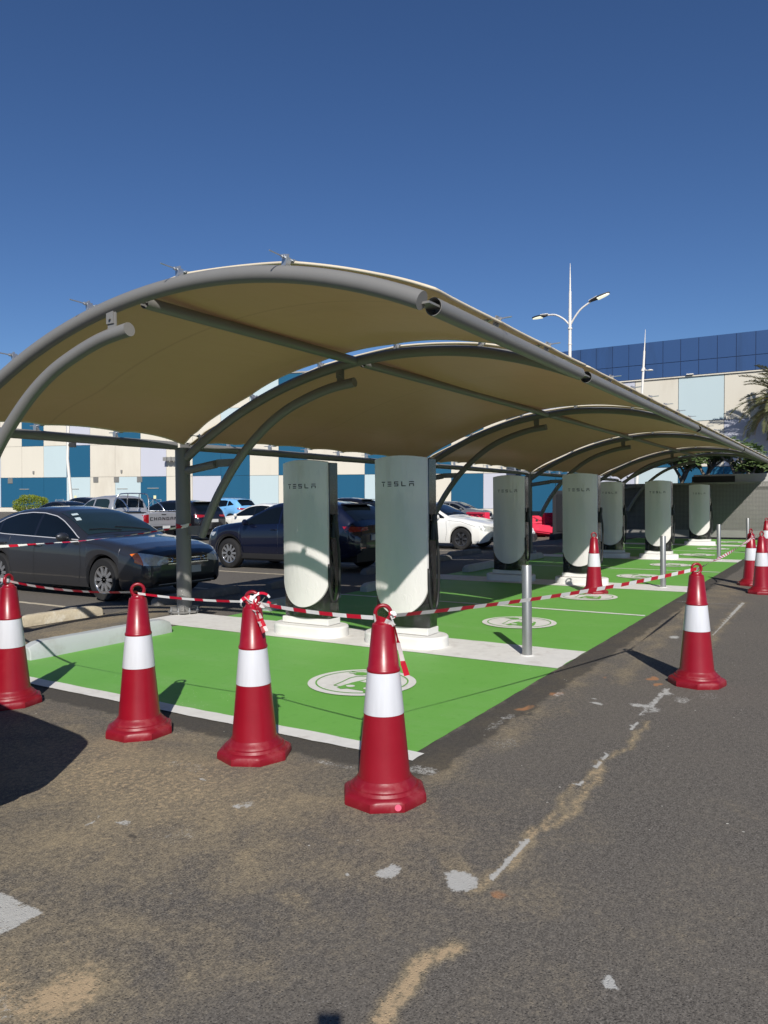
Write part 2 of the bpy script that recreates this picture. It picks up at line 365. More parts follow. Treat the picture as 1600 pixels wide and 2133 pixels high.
# ------------------------------------------------------------------ ground sheet
def build_ground():
    us = np.unique(np.round(np.concatenate([np.linspace(-600, -40, 12), np.arange(-40, 0, 2.), np.arange(0, 1.1, .1), np.arange(1.1, 7.6, .03), np.arange(7.6, 14, .08), np.arange(14, 34, .5), np.arange(34, 130, 4), np.linspace(130, 900, 12)]), 4))
    vs = np.unique(np.round(np.concatenate([np.linspace(-600, -30, 12), np.arange(-30, -3, 1.5), np.arange(-3, -.6, .15), np.arange(-.6, 6.2, .03), np.arange(6.2, 16, .25), np.arange(16, 130, 3), np.linspace(130, 900, 12)]), 4))
    nu, nv = len(us), len(vs)
    U, V = np.meshgrid(us, vs, indexing='ij'); Z = gz(U, V)
    co = np.stack([U, V, Z], -1).reshape(-1, 3)
    idx = np.arange(nu*nv).reshape(nu, nv)
    F = np.stack([idx[:-1, :-1], idx[1:, :-1], idx[1:, 1:], idx[:-1, 1:]], -1).reshape(-1, 4)
    me = bpy.data.meshes.new('asphalt_ground'); me.from_pydata(co.tolist(), [], F.tolist())
    u, v = U.ravel(), V.ravel()
    u, v = (u+.035*np.sin(7*v+3*u)+.02*np.sin(19*v-11*u+1)+.012*np.sin(41*u+23*v), v+.035*np.sin(8*u-2*v+2)+.02*np.sin(17*u+13*v)+.012*np.sin(37*v-29*u))
    def blob(pu, pv, ru, rv, amp=1., ang=0):
        c, s = math.cos(ang), math.sin(ang); x = (u-pu)*c+(v-pv)*s; y = -(u-pu)*s+(v-pv)*c
        return amp*np.exp(-((x/ru)**2+(y/rv)**2))
    def seg(pts, r, amp=1.):
        d = np.full(u.shape, 1e9)
        for (a, b), (c, e) in zip(pts[:-1], pts[1:]):
            L = (c-a)**2+(e-b)**2; t = np.clip(((u-a)*(c-a)+(v-b)*(e-b))/L, 0, 1)
            d = np.minimum(d, np.hypot(u-a-t*(c-a), v-b-t*(e-b)))
        return amp*np.exp(-(d/r)**2)
    mx = np.maximum
    sand = np.zeros(u.shape)
    for a in [(1.38, 2.05, .24, .22, 1.05), (1.22, 2.35, .35, .45, .9), (1.6, 1.75, .1, .1, .5), (2.35, 2.14, .13, .17, .72), (2.2, 1.76, .11, .12, .7), (2.72, 1.42, .17, .13, .66), (2.95, 2.5, .5, .5, .5), (3.3, 3.3, .3, .8, .55),
              (3.05, 4.2, .35, .7, .55), (3.75, 1.95, .5, .22, .6), (4.7, 1.95, .7, .28, .62), (6.2, 2.0, 1.0, .25, .58), (8.5, 1.95, 1.6, .28, .62), (5.2, 1.75, .5, .15, .4), (11, 1.9, 2, .3, .6), (13, 1.7, 2.5, .45, .5), (2.7, 3.3, .95, 2.2, .74), (2.2, 2.9, .8, 1.0, .62), (1.5, 2.3, .6, .7, .55), (3.0, 2.2, .6, .5, .5), (1.9, 1.9, .7, .5, .42),
              (2.2, 2.4, .8, .5, .35), (6.6, 8.2, 1.8, .5, .75), (8.4, 8.3, 1.5, .3, .5), (5.4, 7.7, .8, .5, .75), (20, 9.2, 3, .8, .5), (30, 11, 4, 2, .55)]:
        sand = mx(sand, blob(*a))
    u0_, v0_ = u, v; u, v = U.ravel()+.012*np.sin(23*V.ravel()+9*U.ravel()), V.ravel()+.018*np.sin(11*U.ravel()+1)+.01*np.sin(29*U.ravel())
    sand = mx(sand, seg([(2.24, 1.135), (2.07, 1.16), (1.94, 1.15), (1.78, 1.17)], .05, 1.08))
    sand = mx(sand, seg([(2.6, 1.2), (2.9, 1.2), (3.14, 1.19), (3.34, 1.15), (3.71, 1.13), (3.9, 1.14), (4.24, 1.2)], .035, .86))
    sand = mx(sand, seg([(3.14, 1.2), (3.6, 1.21), (4.15, 1.2), (4.55, 1.14), (5.05, 1.13), (5.2, 1.17)], .028, .82))
    sand = mx(sand, seg([(8.1, 1.2), (9.2, 1.26), (10.4, 1.27), (11.9, 1.28)], .07, .6))
    sand = mx(sand, seg([(6.2, 1.6), (9.0, 1.72), (12, 1.8)], .12, .5))
    u, v = u0_, v0_
    dark = np.zeros(u.shape)
    u, v = U.ravel()+.012*np.sin(31*V.ravel())+.008*np.sin(57*V.ravel()+2), V.ravel()+.014*np.sin(9*U.ravel())+.01*np.sin(27*U.ravel()+1)+.006*np.sin(61*U.ravel())
    dark = mx(dark, seg([(3.62, 8), (3.62, 2.08), (3.68, 2.06), (31, 2.10)], .15, .95)); u, v = u0_, v0_
    dark = mx(dark, blob(4.9, 1.985, .06, .05, 1.0)); dark = mx(dark, blob(5.0, 1.93, .09, .02, .7))
    for a in [(2.24, 2.77), (2.26, 2.73), (2.44, 2.52), (2.55, 2.58), (2.57, 2.55), (2.6, 2.53), (2.51, 3.19), (2.59, 2.91), (2.62, 2.88), (1.72, 1.35)]:
        dark = mx(dark, blob(a[0], a[1], .028, .018, .72))
    orange = np.zeros(u.shape)
    for a in [(6.46, 1.42, .1, .05, .9), (6.3, 1.27, .06, .03, .9), (5.6, 1.9, .12, .08, .62), (6.32, 1.7, .09, .05, .72), (5.05, 2.0, .13, .04, .66), (2.62, 1.17, .03, .04, .6)]: orange = mx(orange, blob(*a))
    u, v = U.ravel(), V.ravel(); u, v = u+.006*np.sin(37*v+21*u)+.004*np.sin(83*v-61*u), v+.006*np.sin(41*u-17*v)+.004*np.sin(79*u+57*v)
    white = np.zeros(u.shape)
    def hard(pu, pv, ru, rv, amp=1, ang=0): return np.clip(blob(pu, pv, ru, rv, 1.5*amp, ang), 0, amp)
    for a in [(2.565, 1.575, .06, .04, .88), (2.53, 1.60, .05, .03, .7), (2.63, 1.285, .065, .06, 1.0), (2.665, 1.335, .045, .045, .9), (2.46, 1.72, .016, .018, .7), (5.58, 1.28, .06, .09, .68), (5.5, 1.16, .1, .03, .62), (6.03, 1.17, .06, .03, .6), (5.9, 1.05, .14, .08, .5), (6.1, .9, .15, .1, .42),
              (5.48, 1.57, .03, .06, .72), (5.61, 1.62, .01, .06, .8), (6.09, 2.3, .12, .08, .5), (8.55, 1.6, .1, .06, .8), (4.83, 2.0, .1, .05, .58), (5.6, 1.9, .1, .05, .5), (2.32, .63, .028, .028, 1.0), (3.62, 2.02, .08, .12, .5), (3.45, 2.5, .04, .2, .46), (2.77, 2.55, .07, .05, .5), (3.0, 3.2, .08, .2, .4),
              (2.31, 2.9, .03, .05, .6), (2.35, 2.6, .12, .15, .4), (1.25, 2.15, .12, .12, .42), (4.3, 1.8, .15, .1, .4), (4.6, 2.0, .2, .05, .5), (3.4, 4.0, .05, .5, .38), (9.5, 1.55, .4, .03, .62)]:
        white = mx(white, hard(*a))
    for p in [[(2.72, 1.205), (3.12, 1.205)], [(3.86, 1.21), (3.93, 1.21)], [(4.16, 1.21), (4.47, 1.21)], [(4.95, 1.21), (5.14, 1.205)]]: white = mx(white, np.clip(seg(p, .014, 1.6), 0, .80))
    for p in [[(5.33, 1.22), (6.2, 1.21)], [(8.9, 1.26), (11.9, 1.28)]]: white = mx(white, np.clip(seg(p, .02, 1.6), 0, .64))
    white = mx(white, np.clip(seg([(11.6, 1.3), (11.6, 2.1)], .04, 1.2), 0, .55))
    for p in [[(2.16, 3.1), (2.19, 3.04), (2.26, 3.03), (2.3, 3.06)], [(2.72, 2.57), (2.77, 2.5)], [(2.9, 3.0), (2.92, 2.8)]]: white = mx(white, np.clip(seg(p, .008, 1.5), 0, .62))
    u, v = U.ravel(), V.ravel(); inr = (u > 1.35) & (u < 1.655) & (v > 2.495) & (v < 4.5); white = np.where(inr, np.maximum(white, .70+.12*np.sin(31*u+17*v)*np.sin(23*v-11*u)), white)
    for nme, arr in (('sand', sand), ('dark', dark), ('orange', orange), ('white', white)):
        at = me.attributes.new(nme, 'FLOAT', 'POINT'); at.data.foreach_set('value', arr.astype(np.float32))
    me.materials.append(M['ground'])
    o = bpy.data.objects.new('asphalt_ground', me); COL.objects.link(o); tag(o, kind='structure')
build_ground()

# ------------------------------------------------------------------ painted bays
VR, VL, VP = 2.19, 7.0, 7.45
bands = [(6.42, 7.27), (12.72, 13.58), (19.22, 20.08), (25.68, 26.5)]
U0, U1 = 3.86, 30.0
def rough_sheet(mb, u0, u1, v0, v1, z, jit=.006, step=.12):
    def edge(a, b): return max(2, int(abs(b-a)/step))
    P = []
    for i in range(edge(u0, u1)): P.append((u0+(u1-u0)*i/edge(u0, u1), v0+random.uniform(-jit, jit)))
    for i in range(edge(v0, v1)): P.append((u1+random.uniform(-jit, jit), v0+(v1-v0)*i/edge(v0, v1)))
    for i in range(edge(u0, u1)): P.append((u1+(u0-u1)*i/edge(u0, u1), v1+random.uniform(-jit, jit)))
    for i in range(edge(v0, v1)): P.append((u0+random.uniform(-jit, jit), v1+(v0-v1)*i/edge(v0, v1)))
    mb.add([(a, b, z) for a, b in P], [list(range(len(P)))])
mb = MB(); rough_sheet(mb, U0, U1, VR, VL, .004, .004); tag(mb.obj('green_bay_paint', M['green']), kind='structure')
mb = MB()
for a, b in bands: rough_sheet(mb, a, b, VR-.003, VP+.25, .008)
rough_sheet(mb, 3.715, 3.862, VR-.06, 6.95, .008)
for u in (9.86, 16.45, 22.88): rough_sheet(mb, u, u+.085, VR+.02, 7.0, .008, .003)
tag(mb.obj('bay_line_paint', M['white_paint']), kind='structure')
mb = MB()
for u in (4.0, 6.75, 9.42, 12.06, 14.8, 17.5, 20.2, 22.9): rough_sheet(mb, u, u+.1, 8.95, 14.2, .005, .008)
tag(mb.obj('parking_line_paint', M['stop_worn']), kind='structure')

# round charging emblems
def emblem(u, v, label):
    t = thing('bay_emblem', label, 'painted sign', (u, v, 0), 0, 'round charging signs painted in the bays')
    mb = MB(); n = 64
    mb.add([(.45*math.cos(2*math.pi*i/n), .45*math.sin(2*math.pi*i/n), .012) for i in range(n)], [list(range(n))]); mb.obj('disc', M['white_paint'], t)
    mb = MB(); Z = .016
    def P(x, y): return (y*.45, -x*.45, Z)      # icon x to the driver's right, y up the icon
    ring = []
    for i in range(n+1):
        a = 2*math.pi*i/n; ring += [P(.86*math.cos(a), .86*math.sin(a)), P(.83*math.cos(a), .83*math.sin(a))]
    mb.add(ring, [(2*i, 2*i+1, 2*i+3, 2*i+2) for i in range(n)])
    mb.obj('ring', M['green'], t)
    mb = MB()
    body = [(-.14, -.6), (-.12, -.36), (-.10, -.16), (.0, .2), (.06, .24), (.34, .22), (.42, .18), (.52, -.16), (.56, -.36), (.54, -.6), (.46, -.66), (.40, -.58), (.06, -.58), (-.02, -.66)]
    mb.add([P(*p) for p in body], [list(range(len(body)))])
    pl = [(-.46, .40), (-.46, .58), (-.38, .62), (-.26, .62), (-.2, .54), (-.2, .44), (-.26, .38), (-.38, .36)]
    mb.add([P(*p) for p in pl], [list(range(len(pl)))])
    for y in (.43, .53): mb.add([P(-.60, y), P(-.46, y), P(-.46, y+.035), P(-.60, y+.035)], [(0, 1, 2, 3)])
    path = [(-.2, .49), (-.05, .46), (.0, .40), (-.12, .36), (-.30, .28), (-.34, .1), (-.30, -.2), (-.28, -.5), (-.14, -.52)]
    for (a, b), (c, d) in zip(path[:-1], path[1:]):
        L = math.hypot(c-a, d-b); nx, ny = -(d-b)/L*.013, (c-a)/L*.013
        mb.add([P(a+nx, b+ny), P(c+nx, d+ny), P(c-nx, d-ny), P(a-nx, b-ny)], [(0, 1, 2, 3)])
    mb.obj('car_icon', M['green'], t)
    mb = MB(); Z = .019
    for cx_, cy_ in ((.03, -.42), (.40, -.42)):
        mb.add([P(cx_+.085*math.cos(k*math.pi/8), cy_+.075*math.sin(k*math.pi/8)) for k in range(16)], [list(range(16))])
    mb.add([P(.04, .16), P(.36, .15), P(.42, -.08), P(.0, -.07)], [(0, 1, 2, 3)])
    for q in pieces(mb): q.obj('icon_cutout', M['white_paint'], t)
    return t
em = [(5.135, 'round white charging sign on the green bay nearest the camera, partly behind the frontmost cone'), (8.62, 'round white charging sign behind the nearest steel bollard'), (11.45, 'round white charging sign with a red and white cone standing on it'),
      (14.95, 'round white charging sign just left of the second bollard'), (17.85, 'round white charging sign directly behind the second bollard'), (21.4, 'round white charging sign just left of the third bollard'),
      (24.2, 'round white charging sign beside the third bollard, on the far side of the thin line'), (28.2, 'farthest round white charging sign, in front of the mesh fence')]
for u, l in em: emblem(u, 3.42, l)

# ------------------------------------------------------------------ cones
def make_cone(loc, rz, label):
    t = thing('traffic_cone', label, 'traffic cone', loc, rz, 'red and white traffic cones around the bays')
    def octo(th, i):
        k = (th+math.pi/8) % (math.pi/4)-math.pi/8
        o = math.cos(math.pi/8)/math.cos(k)*1.03
        w = [1, 1, .97, .8, .2, 0, 0, 0, 0][min(i, 8)]
        return o*w+(1-w)
    mb = MB(); mb.lathe([(.212, 0), (.215, .012), (.213, .042), (.202, .054), (.182, .060), (.174, .074), (.163, .078), (.156, .092), (.146, .098), (.136, .116)], 48, shape=octo); mb.obj('base', M['cone_base'], t, True, angle=38)
    mb = MB(); mb.lathe([(.136, .105), (.131, .125), (.1015, .44), (.080, .655)], 40); mb.lathe([(.078, .644), (.0845, .645), (.0865, .652), (.0845, .660), (.0800, .664), (.0585, .868), (.055, .884), (.044, .889), (.040, .902), (.026, .905)], 40)
    mb.obj('cone_body', M['cone'], t, True, angle=50)
    mb = MB(); mb.lathe([(.1035, .436), (.1036, .44), (.0835, .644), (.0825, .648)], 40, cap=False); mb.obj('reflective_sleeve', M['sleeve'], t, True)
    mb = MB(); mb.tube([(.039*math.sin(a), 0, .937+.039*math.cos(a)) for a in [2*math.pi*k/24 for k in range(24)]], .0105, 10, closed=True)
    mb.obj('ring', M['cone'], t, True, angle=180)
    return t
cone_spots = [((3.2, 2.0, 0), -.95, 'frontmost red and white cone at the green corner, tape end hanging from its ring'),
              ((3.345, 3.0, 0), -1.1, 'red and white cone with a crumpled bow of tape tied round its ring'),
              ((3.295, 3.955, 0), -.75, 'red and white cone in front of the grey painted kerb, bare ring, no knot'),
              ((3.29, 5.38, 0), .25, 'red and white cone half in the dark shadow at the left edge'),
              ((6.47, 1.04, 0), -1.0, 'red and white cone standing alone on the driveway asphalt at right'),
              ((11.95, 3.46, 0), -1.0, 'red and white cone standing on a painted charging sign under the canopy edge'),
              ((13.16, 1.15, 0), -.6, 'nearer large cone cut by the right edge, with a green scuff on its base'),
              ((14.33, 1.42, 0), -.4, 'cone half hidden behind the large one at the right edge'),
              ((22.37, 1.84, 0), -.9, 'farthest cone, showing above the two cones at the right edge')]
c0 = make_cone(*cone_spots[0])
cones = [c0]+[dup(c0, *s) for s in cone_spots[1:]]
cones[1].rotation_euler.x = R(1.2); cones[3].rotation_euler.y = R(-1.0)
mb = MB(); mb.lathe([(.016, 0), (.016, .002)], 16); s_ = mb.obj('sticker', pm('pink_sticker', (.75, .12, .2), .5), c0)
n_ = Vector((0, -1, 0)); s_.location = n_*.2048+Vector((.052, 0, .026)); s_.rotation_euler = (R(90), 0, 0)

# ------------------------------------------------------------------ tape
def ribbon(mb, pts, width, twist0=0., twist1=0., stripe=.105, off=0., segL=.035, flat=1.0):
    pts = [Vector(p) for p in pts]
    L = [0]
    for a, b in zip(pts[:-1], pts[1:]): L.append(L[-1]+(b-a).length)
    n = max(4, int(L[-1]/segL)); V = []; k = 0
    for i in range(n+1):
        s = L[-1]*i/n
        while k < len(L)-2 and s > L[k+1]: k += 1
        f = (s-L[k])/max(1e-6, L[k+1]-L[k]); p = pts[k].lerp(pts[k+1], f)
        t = (pts[k+1]-pts[k]).normalized(); side = t.cross(Vector((0, 0, 1)))
        if side.length < .05: side = Vector((1, 0, 0))
        side.normalize(); up = side.cross(t)
        a = twist0+(twist1-twist0)*i/n
        d = (up*math.cos(a)+side*math.sin(a))*width/2
        V += [p+d, p-d]
    o = len(mb.v); mb.v += [tuple(x) for x in V]
    for i in range(n):
        mb.f.append([o+2*i, o+2*i+1, o+2*i+3, o+2*i+2]); mb.m.append(int(((L[-1]*(i+.5)/n)+off)/stripe) % 2)
def cat(p0, p1, sag, n=24):
    p0, p1 = Vector(p0), Vector(p1)
    return [p0.lerp(p1, i/n)-Vector((0, 0, sag*4*(i/n)*(1-i/n))) for i in range(n+1)]
TM = [M['tape_w'], M['tape_r']]
def tape(p0, p1, sag, label, w=.028, tw=(0, .4), off=0., pieces=None):
    mb = MB()
    ribbon(mb, cat(p0, p1, sag), w, tw[0], tw[1], off=off)
    if pieces:
        for q in pieces: ribbon(mb, *q)
    o = mb.obj('barrier_tape', TM, None); tag(o, label, 'barrier tape', 'red and white barrier tape strung between cones')
    return o
top = lambda i, z=.925: (cone_spots[i][0][0], cone_spots[i][0][1], z)
def loop(c, r, a0, a1, tilt, n=14, sq=.7):
    c = Vector(c); return [c+Vector((math.cos(tilt)*r*math.cos(a), math.sin(tilt)*r*math.cos(a), sq*r*math.sin(a))) for a in [a0+(a1-a0)*i/n for i in range(n+1)]]
# camera-facing side directions near the front cones
k1 = Vector((3.345, 3.0, .915)); rgt = Vector((.53, -.85, 0)); nr = Vector((-.74, -.66, 0))
tape(top(3), top(2), .03, 'tape running from the shaded cone at the left edge to the bare-ringed cone', .022, (.5, .9))
tape(top(2, .915), k1-rgt*.03, .012, 'tape pulled thin from the bare-ringed cone to the cone with the bow', .016, (.2, .5), .04)
bow = []
bow.append((loop(k1+nr*.03-rgt*.03+Vector((0, 0, -.005)), .045, 0, 5.6, -1.0, sq=.75), .03, .2, 1.6, .05, .0, .01))
bow.append((loop(k1+nr*.035+rgt*.05+Vector((0, 0, .015)), .05, .3, 6.0, -1.0, sq=.8), .022, 1.2, .1, .05, .03, .01))
bow.append(([k1+nr*.03-rgt*.05+Vector((0, 0, .03)), k1+nr*.05-rgt*.015, k1+nr*.05+rgt*.03+Vector((0, 0, -.02)), k1+nr*.03+rgt*.07+Vector((0, 0, .03))], .014, .3, .9, .06, 0, .01))
bow.append(([k1+nr*.045, k1+nr*.075+rgt*.012+Vector((0, 0, -.05)), k1+nr*.085+rgt*.035+Vector((0, 0, -.11)), k1+nr*.09+rgt*.062+Vector((0, 0, -.17))], .05, .9, 1.7, .035, .02, .01))
bow.append(([k1+nr*.05+rgt*.01, k1+nr*.07+rgt*.035+Vector((0, 0, -.06)), k1+nr*.07+rgt*.075+Vector((0, 0, -.165))], .03, 1.3, .3, .05, .05, .01))
bow.append(([k1+nr*.04+rgt*.04, k1+nr*.05+rgt*.085+Vector((0, 0, -.03)), k1+nr*.05+rgt*.12+Vector((0, 0, -.075))], .018, .4, 1.4, .2, 0, .01))
bow.append(([k1+nr*.04+rgt*.03, k1+nr*.04+rgt*.09+Vector((0, 0, -.02)), k1+nr*.03+rgt*.14+Vector((0, 0, -.012))], .01, .4, .8, .2, 0, .01))
k0 = Vector((3.2, 2.0, .925)); r0 = Vector((.53, -.85, 0)); n0 = Vector((-.85, -.53, 0))
tape(k1+rgt*.03+Vector((0, 0, -.01)), k0-r0*.035+Vector((0, 0, -.012)), .012, 'tape from the bow on the cone to the frontmost cone', .022, (.3, .15), .0, bow)
kn = [([k0+n0*.02-r0*.045+Vector((0, 0, -.01)), k0+n0*.045-r0*.015+Vector((0, 0, -.016)), k0+n0*.045+r0*.022+Vector((0, 0, -.032)), k0+n0*.03+r0*.045+Vector((0, 0, -.055))], .05, .35, .75, .055, .04, .012),
      (loop(k0+n0*.012+r0*.045, .016, 0, 6.2, -1.0, sq=1), .018, 0, 2, .03, 0, .008),
      ([k0+n0*.015+r0*.04, k0+n0*.03+r0*.058+Vector((0, 0, -.05)), k0+n0*.035+r0*.075+Vector((0, 0, -.13)), k0+n0*.035+r0*.10+Vector((0, 0, -.24)), k0+n0*.03+r0*.118+Vector((0, 0, -.30))], .03, 1.2, .5, .10, .06, .015)]
tape(k0+r0*.045+Vector((0, 0, -.002)), top(4, .935), .035, 'long tape from the frontmost cone past the nearest bollard to the cone on the driveway', .029, (.75, .1), .0, kn)
tape(top(4, .93), (13.1, 1.2, .95), .03, 'tape from the driveway cone to the cones at the right edge', .028, (.2, 7.5))
tape((7.15, 7.6, 1.2), (4.05, 7.62, 1.08), .06, 'tape tied to the canopy post and passing in front of the dark sedan', .033, (2.6, .2), .02,
     [([(7.2+.104*math.cos(a), 7.7+.104*math.sin(a), 1.2+.01*math.sin(3*a)) for a in [R(k*20) for k in range(19)]], .05, 0, 0.2, .105, .03, .02)])
tape(top(3, .93), (4.05, 7.6, .96), .04, 'tape leaving the shaded cone towards the left edge', .028, (0, 1.2))
tape((13.2, 1.2, .93), (14.33, 1.42, .93), .1, 'drooping tape between the two cones at the right edge', .03, (0, 3))

# ------------------------------------------------------------------ bollards
def bollard(u, v, label):
    t = thing('bollard', label, 'bollard', (u, v, 0), 0, 'steel bollards along the driveway edge')
    mb = MB(); mb.lathe([(.047, -.05), (.047, .872), (.044, .879), (.03, .881)], 28); mb.obj('post', M['bollard'], t, True)
    mb = MB(); mb.lathe([(.075, .006), (.066, .014), (.048, .017)], 24); mb.obj('footing', M['white_paint'], t, True)
    return t
b0 = bollard(6.82, 2.625, 'steel bollard nearest the camera, on the first white band')
for u, v, l in ((13.25, 2.66, 'second steel bollard, right of the cone standing on the painted sign'), (19.8, 2.67, 'third steel bollard, right of the farthest white charger'), (26.35, 2.7, 'farthest steel bollard, just in front of the mesh fence')):
    dup(b0, (u, v, 0), 0, l)

# ------------------------------------------------------------------ chargers
def charger(loc, label):
    t = thing('charging_post', label, 'car charger', loc, 0, 'electric car chargers')
    W = .32; D = .165; bul = .085
    def bu(y): return -bul*(1-(y/W)**2)
    ys = [-W+2*W*i/24 for i in range(25)]
    mb = MB(); poly = [(bu(y)*.9, y) for y in ys]+[(D, W-.0), (D, -W+.0)]
    mb.prism([(x, y) for x, y in poly], .20, 1.945); mb.obj('housing', M['black_gloss'], t, True, .006, angle=30)
    # curved white front, rounded at the foot
    mb = MB(); ny = 32; nz = 40; V = []; F = []
    zt = 1.962
    def zlow(y): return .645-math.sqrt(max(0, (W-.004)**2-y*y))*1.02
    def row(off, shr):
        out = []
        for i in range(ny+1):
            y = (-W+.004+(2*W-.008)*(.5-.5*math.cos(math.pi*i/ny)))*shr
            zl = zlow(y)+(1-shr)*.3; zt = 1.952+.03*(1-(y/W)**2)
            for j in range(nz+1): out.append((bu(y)-off, y, zl+(zt-(1-shr)*.3-zl)*j/nz))
        return out
    A = row(.004, 1); B = row(.026, .985)
    st = nz+1; n = len(A); V = A+B
    for i in range(ny):
        for j in range(nz):
            a = n+i*st+j; F.append((a, a+1, a+st+1, a+st))
        for j, e in ((0, 0), (nz, 1)):
            a = i*st+j; q = (a, a+st, n+a+st, n+a); F.append(q if e else q[::-1])
    for j in range(nz):
        for i, e in ((0, 0), (ny, 1)):
            a = i*st+j; q = (a, a+1, n+a+1, n+a); F.append(q[::-1] if e else q)
    mb.add(V, F); pn = mb.obj('front_panel', M['panel'], t, True, angle=40)
    # lettering
    mb = MB(); h = .05; w = .048; gap = .0365; th = .0085; total = 5*w+4*gap
    def stroke(li, x0, x1, z0, z1):
        for k in range(3):
            a = x0+(x1-x0)*k/3; b = x0+(x1-x0)*(k+1)/3
            xa, xb = -total/2+li*(w+gap)+a*w, -total/2+li*(w+gap)+b*w; ym = -(xa+xb)/2
            mb.box((bu(ym)-.0275, ym, 1.71-h+(z0+z1)/2*h), (.003, (xb-xa), (z1-z0)*h))
    q = th/h
    stroke(0, 0, 1, 1-q, 1); stroke(0, .41, .59, 0, 1-1.9*q)
    for z in (0, .5-q/2, 1-q): stroke(1, 0, 1, z, z+q)
    for z in (0, .5-q/2, 1-q): stroke(2, 0, 1, z, z+q)
    stroke(2, 0, .16, .5+q/2, 1-q); stroke(2, .84, 1, q, .5-q/2)
    stroke(3, 0, .17, q, 1); stroke(3, 0, 1, 0, q)
    stroke(4, 0, 1, 1-q, 1); stroke(4, 0, .17, 0, .5-q/2); stroke(4, .83, 1, 0, .5-q/2); stroke(4, 0, 1, .5-q/2, .5+q/2)
    mb.obj('lettering', M['dark_letter'], pn)
    # plinth and pad
    mb = MB(); mb.box((.065, 0, .165), (.235, .65, .07)); mb.obj('plinth', M['pad'], t, False, .006)
    mb = MB(); r = .235; pts = []
    for k in range(13): a = -math.pi/2+math.pi*k/12; pts.append((.06+r*math.sin(a)*1.0, .24+r*math.cos(a)))
    for k in range(13): a = math.pi/2+math.pi*k/12; pts.append((.06+r*math.sin(a), -.24+r*math.cos(a)))
    mb.prism(pts[::-1], -.02, .125); mb.obj('concrete_pad', M['pad'], t, True, .022, angle=50, bseg=3)
    # cable and holster on the side towards the driveway
    mb = MB(); y = -W-.035
    pth = [(.05, y+.03, 1.28), (.06, y-.005, 1.2), (.09, y-.02, 1.0), (.12, y-.01, .75), (.12, y+.0, .52), (.07, y-.0, .40), (.0, y+.012, .42), (-.03, y+.02, .6), (-.02, y+.03, .85)]
    P = []
    for i in range(len(pth)-1):
        a, b = Vector(pth[i]), Vector(pth[i+1])
        p_, n_ = Vector(pth[max(0, i-1)]), Vector(pth[min(len(pth)-1, i+2)])
        for k in range(5):
            s = k/5; P.append(.5*((2*a)+(b-p_)*s+(2*p_-5*a+4*b-n_)*s*s+(3*a-p_-3*b+n_)*s**3))
    mb.tube(P, .0155, 10); mb.obj('cable', M['black_matt'], t, True, angle=180)
    mb = MB(); mb.box((.075, y+.012, 1.2), (.11, .05, .2), taper=(.7, .8)); mb.box((.06, y+.0, 1.32), (.06, .04, .1)); mb.obj('plug_holder', M['black_matt'], t, False, .012)
    # loose transport film round the housing
    mb = MB()
    def fl(i, j):
        z = .21+1.73*j; zz = .004*math.sin(9*z+5*i)+.003*math.sin(31*z)
        P = [(-.012, -W-.006), (D*.5, -W-.007), (D+.004, -W-.004)]
        s = i*2; k = min(1, int(s)); f = s-k
        return (P[k][0]+(P[k+1][0]-P[k][0])*f, P[k][1]+(P[k+1][1]-P[k][1])*f-abs(zz), z)
    mb.grid(fl, 10, 80)
    def fl2(i, j):
        z = .21+.40*j; yv = -W+2*W*i
        return (bu(yv)*.9-.004-.004*abs(math.sin(17*yv+9*z)+math.sin(29*z-11*yv)), yv, z)
    def keep(yv, z): return z < zlow(yv)-.004
    g = MB(); g.grid(fl2, 60, 30); g.f = [f for f in g.f if all(keep(g.v[i][1], g.v[i][2]) for i in f)]
    mb.add(g.v, g.f); mb.obj('wrapping_film', M['film'], t, True, angle=180)
    return t
ch = [((6.72, 3.955), 'tall white charger nearest the camera, right of the front pair'), ((6.72, 5.21), 'tall white charger with two curved light bands at its foot, left of the front pair'),
      ((13.15, 5.4), 'fully shaded white charger behind the nearest bollard'), ((13.15, 4.05), 'white charger just behind the cone on the painted sign'),
      ((19.65, 5.25), 'white charger mostly hidden behind the charger with the cone before it'), ((19.65, 4.06), 'white charger behind the second bollard'),
      ((26.05, 4.09), 'farthest white charger, in front of the mesh fence')]
chs0 = charger((*ch[0][0], 0), ch[0][1])
for (p, l) in ch[1:]: dup(chs0, (*p, 0), 0, l)

# ------------------------------------------------------------------ wheel stops
def wheel_stop(loc, L, mat, label, rz=0, w=.17, h=.145, group='kerb blocks at the heads of the bays'):
    mb = MB(); n = 20; prof = [(-.5, 0), (-.47, .62), (-.30, 1), (.30, 1), (.47, .62), (.5, 0)]; V = []; F = []
    for i in range(n+1):
        x = -L/2+L*i/n; e = min(i, n-i); k = {0: .86, 1: .97}.get(e, 1); kz = {0: .72, 1: .95}.get(e, 1)
        for y, z in prof: V.append((x, y*w*k, z*h*kz+random.uniform(-.002, .002)-.01))
    m = len(prof)
    for i in range(n):
        for k in range(m-1): F.append((i*m+k, i*m+k+1, (i+1)*m+k+1, (i+1)*m+k))
    F += [tuple(range(m-1, -1, -1)), tuple(n*m+k for k in range(m))]
    mb.add(V, [f[::-1] for f in F]); o = mb.obj('wheel_stop', mat, None, True, .01, loc, 30); o.rotation_euler.z = rz
    return tag(o, label, 'wheel stop', group)
wheel_stop((5.17, 6.77, .012), 1.78, M['stop_grey'], 'clean grey painted kerb block at the head of the first green bay', w=.2, h=.165)
